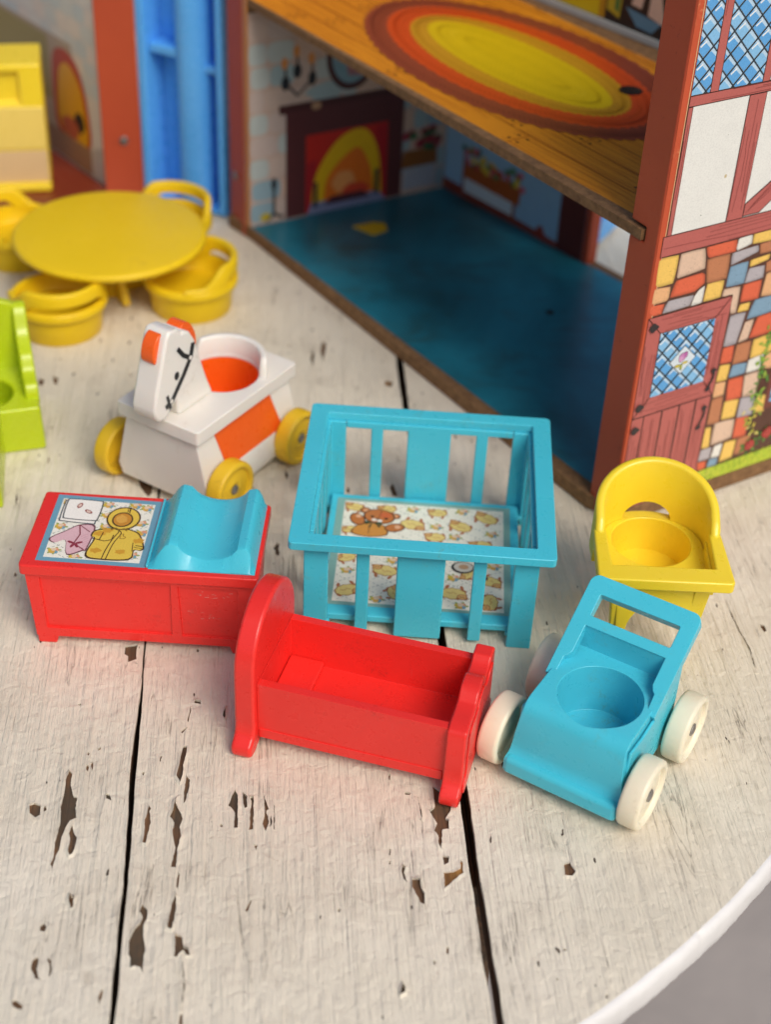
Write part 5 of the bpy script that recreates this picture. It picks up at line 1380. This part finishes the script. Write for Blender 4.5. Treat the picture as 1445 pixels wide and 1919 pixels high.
foot_top = [(MC + 1.70, 1.2), (MC + 1.70, 2.62), (MC + 1.62, 2.72), (MC + 1.18, 2.72), (MC + 1.10, 2.62), (MC + 0.85, 2.52), (MC + 0.55, 2.56), (MC + 0.45, 2.68), (MC + 0.30, 2.80), (MC + 0.12, 2.83),
            (MC - 0.12, 2.83), (MC - 0.30, 2.80), (MC - 0.45, 2.68), (MC - 0.55, 2.56), (MC - 0.85, 2.50), (MC - 1.10, 2.52), (MC - 1.40, 2.52), (MC - 1.62, 2.46), (MC - 1.70, 2.30), (MC - 1.70, 1.2)]
foot = spline(rocker(1)[::-1], 4)[:-1] + foot_top + spline(rocker(-1), 4)[1:]
fb = MB().prism(foot, YZ, 2.745, 3.28).build("footboard", P_RED, cr, bevel=0.07, seg=3)
inner = [(MC + (y - MC) * 0.80, 0.35 + (z - 0.2) * 0.84) for y, z in foot]
MB().prism(inner, YZ, 3.27, 3.33).build("raised_panel", P_RED, fb, bevel=0.04, seg=2)

# ---------------------------------------------------------------- wheels
def wheel_mb(r, w, seg=56):
    return MB().lathe([(0, -w / 2 + 0.10), (r * 0.24, -w / 2 + 0.10), (r * 0.26, -w / 2 + 0.12), (r * 0.70, -w / 2 + 0.16), (r * 0.80, -w / 2 + 0.03), (r * 0.86, -w / 2), (r * 0.94, -w / 2 + 0.012), (r * 0.985, -w / 2 + 0.05), (r, -w / 2 + 0.12),
                       (r, w / 2 - 0.12), (r * 0.985, w / 2 - 0.05), (r * 0.94, w / 2 - 0.012), (r * 0.86, w / 2), (r * 0.80, w / 2 - 0.02), (r * 0.76, w / 2 - 0.12), (r * 0.45, w / 2 - 0.13), (r * 0.40, w / 2 - 0.09), (r * 0.20, w / 2 - 0.09), (r * 0.18, w / 2 - 0.11), (0, w / 2 - 0.11)], axis='x', seg=seg)


def wheels(parent, mat, r, w, spots, pin):
    first = None
    for k, (x, y, z, out) in enumerate(spots):
        if first is None:
            o = wheel_mb(r, w).build("wheel", mat, parent, sharp=50)
            pn = MB().lathe([(0, 0), (0.19, 0), (0.19, 0.06), (0.12, 0.09), (0, 0.09)], axis='x', seg=6).build("axle_end", pin, o, bevel=0.015, seg=1)
            pn.location = ((w / 2 - 0.12) * S, 0, 0)
            first = o
        else:
            o = dup(first, parent)
        o.location = (x * S, y * S, z * S)
        o.rotation_euler = (radians(23 * k), 0, 0 if out > 0 else pi)


# ---------------------------------------------------------------- stroller
sr = thing("toy_stroller", "turquoise toy stroller with a round seat hole, push handle and four ivory wheels", "toy stroller", (4.92, 27.5, 0), -30)
XC = 0.08
prof = [(3.62, 0.50), (3.62, 3.40), (3.30, 3.44), (3.26, 3.40), (3.26, 2.66), (0.78, 2.66), (0.62, 2.63), (0.48, 2.56), (0.38, 2.45), (0.32, 2.30), (0.25, 1.95), (0.20, 1.55), (0.20, 1.25), (0.17, 1.08), (0.08, 0.97), (-0.06, 0.95), (-0.13, 0.88), (-0.14, 0.55), (-0.06, 0.45), (0.4, 0.40)]
bodyo = MB().prism(prof, lambda a, b, c: (XC + (c - XC) * (1 + 0.11 * min(1, max(0, (2.5 - b) / 1.6)) * min(1, max(0, (1.4 - a) / 1.2))), a, b), XC - 1.48, XC + 1.48).build("body", P_BLUE, sr, bevel=0.07, seg=3, cut=[
    MB().prism(ell(XC + 0.10, 1.72, 1.15, 1.17, 64), XY, 1.05, 4.0),
    MB().prism(ell(XC - 1.75, 0.75, 0.02, 0.02, 6), XY, -1, -0.5)])
MB().box(XC - 1.665, XC + 1.665, -0.17, 0.30, 0.40, 0.98).build("bumper", P_BLUE, sr, bevel=0.15, seg=3)
th = math.atan2(0.53, 0.848)
def rail(a, b, c):      # sloping plane of the push frame: a across, b up the slope, c through it
    return (XC + a, 1.95 + cos(th) * b - sin(th) * c, 2.60 + sin(th) * b + cos(th) * c)
co_ = [(1.62 - 0.26 + 0.26 * cos(radians(a)), 3.02 - 0.26 + 0.26 * sin(radians(a))) for a in range(0, 91, 15)]
half = [(1.17, 1.53), (1.17, 0.72), (1.24, 0.58), (1.32, 0.50), (1.34, -0.08), (1.60, -0.10)] + co_
frame_out = half + [(-x, y) for x, y in reversed(half)]
MB().prism(frame_out, rail, -0.34, 0.03, [rrect(-1.17, 1.17, 1.84, 2.50, 0.04, 3)]).build("push_frame", P_BLUE, sr, bevel=0.075, seg=3)
for sx in (-1, 1):       # cheeks between frame and chassis
    ck = [(0.35, 0.62), (3.60, 0.62), (3.60, 3.20), (2.0, 2.36), (1.3, 2.30), (0.5, 2.40)]
    MB().prism(ck, YZ, XC + sx * 1.50 - (0 if sx > 0 else 0.09), XC + sx * 1.50 + (0.09 if sx > 0 else 0)).build("side_panel", P_BLUE, sr, bevel=0.04, seg=2)
    for y in (0.78, 3.62):
        MB().lathe([(0, 0), (0.34, 0), (0.34, 0.3), (0.2, 0.34), (0, 0.34)], (XC + sx * 1.35 - (0.12 if sx < 0 else -0.0) + (-0.10 if sx < 0 else 0.12), y, 1.0), axis='x', seg=24).build("axle_hub", P_BLUE, sr, bevel=0.02, seg=2)
wheels(sr, P_WHEELW, 1.0, 0.62, [(XC + 1.98, 0.76, 1.0, 1), (XC - 2.18, 0.80, 1.0, -1), (XC + 1.98, 3.66, 1.0, 1), (XC - 2.18, 3.66, 1.0, -1)], METAL)

# ---------------------------------------------------------------- high chair
def hoop(parent, name, mat, cx, y0, yc, rx, ry, th_, zb, hfun, seg=44, bevel=0.06, cut=(), power=2.0):
    """U-shaped upright wall: straight arms from y0 to yc, then half an ellipse; hfun(t) height, t = 0..1 along it"""
    path = []
    for i in range(6):
        path.append((1.0, y0 + (yc - y0) * i / 6, None))
    pts = [(rx, y0 + (yc - y0) * i / 6, 1, 0) for i in range(6)]
    for i in range(seg + 1):
        a = pi * i / seg
        pts.append((rx * cos(a), yc + ry * sin(a), cos(a), sin(a)))
    pts += [(-rx, y0 + (yc - y0) * (5 - i) / 6, -1, 0) for i in range(6)]
    rings = []
    n = len(pts) - 1
    ln = [0.0]
    for i in range(1, n + 1):
        ln.append(ln[-1] + hypot(pts[i][0] - pts[i - 1][0], pts[i][1] - pts[i - 1][1]))
    for i, (x, y, nx, ny) in enumerate(pts):
        t = ln[i] / ln[-1]
        h = hfun(t)
        zlo = zb(t) if callable(zb) else zb
        xi, yi = x - nx * th_, y - ny * th_
        q = 0.30
        rings.append([(cx + x, y, zlo), (cx + x, y, h - 0.10), (cx + x - nx * th_ * 0.12, y - ny * th_ * 0.12, h - 0.03), (cx + x - nx * th_ * 0.35, y - ny * th_ * 0.35, h),
                      (cx + xi + nx * th_ * 0.35, yi + ny * th_ * 0.35, h), (cx + xi + nx * th_ * 0.12, yi + ny * th_ * 0.12, h - 0.03), (cx + xi, yi, h - 0.10), (cx + xi, yi, zlo)])
    return MB().loft(rings).build(name, mat, parent, cut=cut, clean=False, sharp=50)


hc = thing("toy_high_chair", "bright yellow toy high chair with tray, seat hole and slotted round back", "toy high chair", (7.95, 34.0, 0), 0.6)
# tray ring
def hcp(a, b, c):
    return (a, b, c)
tray = rrect(-1.93, 1.93, -1.52, 0.85, 0.12, 4)
opening = [(-1.42, -0.86), (1.42, -0.86), (1.46, 0.95), (-1.46, 0.95)]
MB().prism([(-1.93, -1.40), (-1.89, -1.50), (-1.80, -1.53), (1.80, -1.53), (1.89, -1.50), (1.93, -1.40), (1.86, 0.80), (1.50, 0.80), (1.45, -0.86), (-1.45, -0.86), (-1.50, 0.80), (-1.86, 0.80)], XY, 3.42, 3.80).build("tray", P_YEL, hc, bevel=0.07, seg=3)
def hh(t):
    k = min(1.0, max(0.0, sin(pi * t)))
    e = min(t, 1 - t)
    return 3.86 + 1.22 * k ** 0.8 if e > 0.02 else 3.80 + 0.06 * e / 0.02
slot = MB().prism(ell(-0.03, 3.0, 0.74, 0.56, 24, 0, 180) , lambda a, b, c: (a, c, b), 1.8, 3.6)
hoop(hc, "backrest", P_YEL, 0.0, 0.55, 1.22, 1.82, 1.60, 0.28, 2.75, hh, cut=[slot])
seat = [(1.45, -0.90), (1.55, 0.80)] + [(1.52 * cos(radians(a)), 1.25 + 1.30 * sin(radians(a))) for a in range(0, 181, 8)] + [(-1.55, 0.80), (-1.45, -0.90)]
MB().prism(seat, XY, 2.82, 3.02, [ell(0.0, 1.28, 1.17, 1.17, 48)]).build("seat", P_YEL, hc, bevel=0.05, seg=3)
MB().prism([(-1.62, 0.86), (-1.52, -0.95), (1.52, -0.95), (1.62, 0.86), (1.47, 0.86), (1.40, -0.83), (-1.40, -0.83), (-1.47, 0.86)], XY, 2.88, 3.44).build("skirt", P_YEL, hc, bevel=0.03, seg=2)
MB().lathe([(1.168, 2.96), (1.25, 2.9), (1.22, 1.75), (0, 1.75), (0, 1.87), (1.12, 1.87)], (0.0, 1.28, 0), seg=48).build("seat_cup", P_YEL, hc, sharp=50)
for sx in (-1, 1):
    for y_, zt in ((-1.12, 3.43), (2.15, 2.84)):
        MB().loft([[(sx * 0.96 - 0.18, y_ + 0.30, 0), (sx * 0.96 + 0.18, y_ + 0.30, 0), (sx * 0.96 + 0.18, y_ + 0.60, 0), (sx * 0.96 - 0.18, y_ + 0.60, 0)],
                   [(sx * 1.20 - 0.24, y_, zt), (sx * 1.20 + 0.24, y_, zt), (sx * 1.20 + 0.24, y_ + 0.38, zt), (sx * 1.20 - 0.24, y_ + 0.38, zt)]]).build("leg", P_YEL, hc, bevel=0.05, seg=2)
ap = [(-1.28, 3.42), (-1.10, 1.3), (-0.86, 1.3)] + [(-0.84 * cos(radians(a)), 1.4 + 1.15 * sin(radians(a))) for a in range(6, 175, 12)] + [(0.86, 1.3), (1.10, 1.3), (1.28, 3.42)]
MB().prism(ap, XZ, -1.04, -0.90).build("apron", P_YEL, hc, bevel=0.03, seg=2)

# ---------------------------------------------------------------- ride-on horse
ho = thing("toy_riding_horse", "white toy horse ride-on car with orange sides and four yellow wheels", "toy horse", (-6.103, 42.185, 0), 59.2)
LX, LY = 2.71, 1.67
MB().prism(rrect(-LX, LX, -LY, LY, 0.12, 3), XY, 2.98, 3.48, [ell(0.70, -0.05, 1.22, 1.22, 56)]).build("saddle_plate", P_WHITE, ho, bevel=0.07, seg=3)
bz = ((0.42, 2.50, 1.80), (0.90, 2.56, 1.90), (2.99, 2.52, 1.42))
body = MB().loft([[(-x, -y, z), (x, -y, z), (x, y, z), (-x, y, z)] for z, x, y in bz])
def sidecut(sy):
    r = []
    for z, xa, xb in ((1.42, -1.35, 1.75), (2.82, -1.62, 1.42)):
        yo = 1.90 + (1.42 - 1.90) * (z - 0.90) / (2.99 - 0.90)
        r.append([(xa, sy * (yo + 0.4), z), (xb, sy * (yo + 0.4), z), (xb, sy * (yo - 0.05), z), (xa, sy * (yo - 0.05), z)])
    return MB().loft(r)
def sidepanel(sy):
    r = []
    for z, xa, xb in ((1.43, -1.34, 1.74), (2.81, -1.61, 1.41)):
        yo = 1.90 + (1.42 - 1.90) * (z - 0.90) / (2.99 - 0.90)
        r.append([(xa, sy * (yo - 0.012), z), (xb, sy * (yo - 0.012), z), (xb, sy * (yo - 0.045), z), (xa, sy * (yo - 0.045), z)])
    return MB().loft(r)
MB_body = body.build("body", P_WHITE, ho, bevel=0.16, seg=4, cut=[sidecut(-1), sidecut(1), MB().prism(ell(0.70, -0.05, 1.30, 1.30, 48), XY, 1.4, 4)])
for sy in (-1, 1):
    sidepanel(sy).build("side_panel", P_ORANGE, ho, flat=True)
MB().lathe([(1.215, 3.36), (1.28, 3.30), (1.26, 1.55), (0, 1.55), (0, 1.75), (1.17, 1.75)], (0.70, -0.05, 0), seg=56).build("seat_cup", P_ORANGE, ho, sharp=50)
# seat back: raised rim round the rear half of the hole
rings = []
for i in range(41):
    a = radians(-70 + 150 * i / 40)
    e = min(i, 40 - i) / 40
    h = 3.50 + 0.62 * min(1.0, (e / 0.06)) ** 0.5 if e < 0.06 else 4.12 + 0.06 * sin(pi * i / 40)
    ro, ri = 1.50, 1.26
    ring = []
    for r_, z in ((ro, 3.44), (ro, h - 0.08), (ro - 0.05, h), (ri + 0.05, h), (ri, h - 0.08), (ri - 0.02, 3.44)):
        ring.append((0.70 + r_ * cos(a), -0.05 + r_ * sin(a), z))
    rings.append(ring)
MB().loft(rings).build("seat_back", P_WHITE, ho, clean=False, sharp=60)
hp = [(-0.42, 3.47), (-0.72, 4.2), (-1.02, 5.1), (-1.25, 5.85), (-1.48, 6.22), (-1.75, 6.38), (-1.90, 6.36), (-2.06, 6.58), (-2.48, 6.66), (-2.66, 6.45), (-2.90, 5.7), (-3.22, 4.75), (-3.38, 4.22), (-3.36, 3.92), (-3.16, 3.70), (-2.86, 3.66), (-2.42, 3.98), (-2.28, 4.06), (-2.24, 3.9), (-2.20, 3.47)]
HEAD_Y0, HEAD_Y1 = -0.54, 0.40
hd_ = MB().prism(hp, XZ, HEAD_Y0, HEAD_Y1).build("head", P_WHITE, ho, bevel=0.17, seg=4, sharp=60)
MB().prism(spline([(-3.02, 5.75), (-2.95, 6.2), (-2.72, 6.50), (-2.50, 6.48), (-2.50, 5.65), (-2.78, 5.52)], 4, True), XZ, -0.30, 0.22).build("forelock", P_ORANGE, ho, bevel=0.16, seg=4)
MB().prism(spline([(-1.72, 6.20), (-1.45, 6.42), (-1.15, 6.28), (-0.92, 5.85), (-0.88, 5.45), (-1.0, 5.2), (-1.2, 5.6), (-1.45, 6.0)], 4, True), XZ, -0.26, 0.30).build("mane", P_ORANGE, ho, bevel=0.14, seg=3)
BLK = plastic("black_stencil_paint", '#1b1c1e', dirt=(0.6, 0.57, 0.52), amount=0.95, rough=0.5, dscale=260)
br = []
hs = [(-2.80, 4.10), (-2.52, 4.20), (-1.90, 4.86), (-1.52, 5.34), (-1.40, 5.75)]
br += stroke(hs, 0.20, '#1a1b1d', 1) + stroke([(-1.54, 5.30), (-1.88, 5.56), (-2.12, 5.88)], 0.16, '#1a1b1d', 1) + stroke([(-2.62, 3.98), (-2.74, 4.46)], 0.13, '#1a1b1d', 1)
br += [(blob(-2.24, 4.98, 0.12, 0.15, 12, 0.05), '#1a1b1d', 1)]
br += [(ell(-1.54, 5.32, 0.075, 0.075, 12), '#e6e0d6', 2), (ell(-2.55, 4.20, 0.075, 0.075, 12), '#e6e0d6', 2)]
BRP = print_mat("worn_bridle_ink", speck=0.0)
for sy in (-1, 1):
    y_ = HEAD_Y0 if sy < 0 else HEAD_Y1
    ink_mesh("bridle_print", br, lambda a, b, c, y_=y_, sy=sy: (a, y_ + sy * (0.004 + c), b), BRP, hd_)
wheels(ho, P_WHEELY, 0.98, 0.60, [(-1.68, -2.10, 0.98, -1), (-1.95, 2.42, 0.98, 1), (2.08, -2.12, 0.98, -1), (2.02, 2.42, 0.98, 1)], METAL)
for w_ in [c for c in ho.children if c.name.startswith("wheel")]:
    w_.rotation_euler = (w_.rotation_euler[0], 0, pi / 2 if w_.location.y > 0 else -pi / 2)
for x_ in (-1.62, 2.02):
    MB().lathe([(0, -1.95), (0.18, -1.95), (0.18, 2.3), (0, 2.3)], (x_, 0, 0.98), axis='y', seg=18).build("axle", METAL, ho)

# ---------------------------------------------------------------- round table and its four tub chairs
yt = thing("toy_round_table", "mustard yellow toy round table with worn top, ringed by tub chairs", "toy table", (-11.6, 54.2, 0), 20)
MB().lathe([(0, 2.36), (3.5, 2.36), (3.75, 2.40), (3.85, 2.50), (3.85, 2.62), (3.78, 2.70), (3.66, 2.73), (0, 2.73)], seg=96).build("tabletop", P_MUST, yt, sharp=50)
for k in range(4):
    a = radians(90 * k + 12)
    f = [(0.25, 0.0), (1.35, 0.0), (1.45, 0.12), (1.30, 0.4), (0.9, 1.2), (0.75, 2.37), (0.25, 2.37)]
    MB().prism(f, lambda p, z, c, a=a: (p * cos(a) - c * sin(a), p * sin(a) + c * cos(a), z), -0.16, 0.16).build("leg", P_MUST, yt, bevel=0.06, seg=2)
MB().lathe([(0, 0.02), (0.5, 0.02), (0.42, 2.37), (0, 2.37)], seg=32).build("pedestal", P_MUST, yt)


def tub_chair(label):
    t = thing("toy_tub_chair", label, "toy chair", (0, 0, 0), 0, "tub chairs round the toy table")
    MB().lathe([(0, 0.0), (1.55, 0.0), (1.60, 0.05), (1.68, 1.05), (1.86, 1.12), (1.90, 1.22), (1.90, 1.42), (1.84, 1.50), (1.70, 1.52), (1.60, 1.46), (1.55, 0.95), (1.50, 0.88), (0, 0.88)], seg=64).build("seat_tub", P_MUST, t, sharp=50)
    def hf(u):
        e = min(u, 1 - u)
        w = 0 if e < 0.10 else (1 if e > 0.26 else (e - 0.10) / 0.16)
        w = w * w * (3 - 2 * w)
        return 1.66 + 0.70 * w
    def zb(u):
        e = min(u, 1 - u)
        w = 0 if e < 0.22 else (1 if e > 0.30 else (e - 0.22) / 0.08)
        return 1.40 + 0.46 * w
    hoop(t, "backrest", P_MUST, 0.0, -0.55, 0.0, 1.86, 1.90, 0.30, zb, hf)
    return t


TUB = [(-13.15, 51.15, 205, "mustard yellow toy tub chair tucked under the round table nearest the green chair"),
       (-8.3, 53.4, -72, "mustard yellow toy tub chair at the table with its back to the doll house floor"),
       (-9.95, 58.3, -25, "mustard yellow toy tub chair behind the round table, in front of the blue corner"),
       (-16.1, 56.9, 70, "mustard yellow toy tub chair left of the round table below the yellow cabinet")]
tc0 = tub_chair(TUB[0][3])
for i, (x, y, yaw, lb) in enumerate(TUB):
    o = tc0 if i == 0 else dup(tc0, None)
    o.location = (x * S, y * S, 0)
    o.rotation_euler = (0, 0, radians(yaw))
    o['label'] = lb


# ---------------------------------------------------------------- lime armchairs
def lime_chair(label):
    t = thing("toy_armchair", label, "toy chair", (0, 0, 0), 0, "lime green toy armchairs")
    MB().loft([[(-1.92, 0.06, 0), (1.92, 0.06, 0), (1.92, 3.5, 0), (-1.92, 3.5, 0)], [(-1.86, 0.0, 1.78), (1.86, 0.0, 1.78), (1.86, 3.4, 1.78), (-1.86, 3.4, 1.78)]]).build(
        "seat", P_LIME, t, bevel=0.12, seg=3, cut=[cyl(1.05, 0.7, 3, (0, 1.35))])
    pr = spline([(0.55, 1.5), (0.62, 1.95), (0.80, 2.25), (1.15, 2.30), (1.45, 2.42), (1.7, 2.85), (2.1, 3.05), (2.5, 3.35), (2.8, 3.95), (3.05, 4.15), (3.38, 4.05), (3.42, 3.2), (3.42, 1.5)], 4)
    for sx in (-1, 1):
        MB().prism(pr, YZ, sx * 1.90 - (0.48 if sx > 0 else 0), sx * 1.90 + (0 if sx > 0 else 0.48)).build("arm", P_LIME, t, bevel=0.09, seg=3, sharp=60)
    bk = [(-1.58, 1.6), (1.58, 1.6), (1.58, 4.0)] + [(1.58 * cos(radians(a)), 4.0 + 0.45 * sin(radians(a))) for a in range(10, 180, 12)] + [(-1.58, 4.0)]
    MB().prism(bk, lambda a, b, c: (a, c + (b - 1.6) * 0.06, b), 2.85, 3.2).build("backrest", P_LIME, t, bevel=0.08, seg=3)
    return t


lc = lime_chair("lime green toy armchair with a round seat hole beside the yellow tub chair")
lc.location = (-13.72 * S, 42.05 * S, 0)
lc.rotation_euler = (0, 0, radians(19))
l2 = dup(lc, None)
l2.location = (-14.45 * S, 38.7 * S, 0)
l2.rotation_euler = (0, 0, radians(12))
l2['label'] = "lime green toy armchair nearest the lower left, edge just in view"

# ---------------------------------------------------------------- yellow cabinet at the far left
yc = thing("toy_cabinet", "tall bright yellow toy cabinet with recessed front and pale tan panel at the far left", "toy cabinet", (-17.75, 62.0, 0.585), 12)
MB().prism(rrect(-1.95, 1.95, 0, 2.6, 0.12, 3), XY, 0.0, 5.75).build("cabinet_body", P_YEL, yc, bevel=0.10, seg=3, cut=[MB().box(-1.55, 0.95, -0.5, 0.30, 4.0, 5.4)])
MB().box(-1.97, 1.97, -0.30, 0.3, 0.0, 0.32).build("base_ledge", P_YEL, yc, bevel=0.08, seg=2)
MB().box(-1.90, 1.90, -0.02, 0.1, 0.36, 1.85).build("tan_panel", plastic("tan_sticker", '#d9b987', amount=0.2, rough=0.5), yc, bevel=0.02, seg=1)
MB().box(-1.92, 1.92, -0.05, 0.1, 1.92, 3.85).build("pale_panel", plastic("pale_yellow_panel", '#ecd06a', amount=0.2), yc, bevel=0.05, seg=2)  # raised front panel in a paler yellow than the body
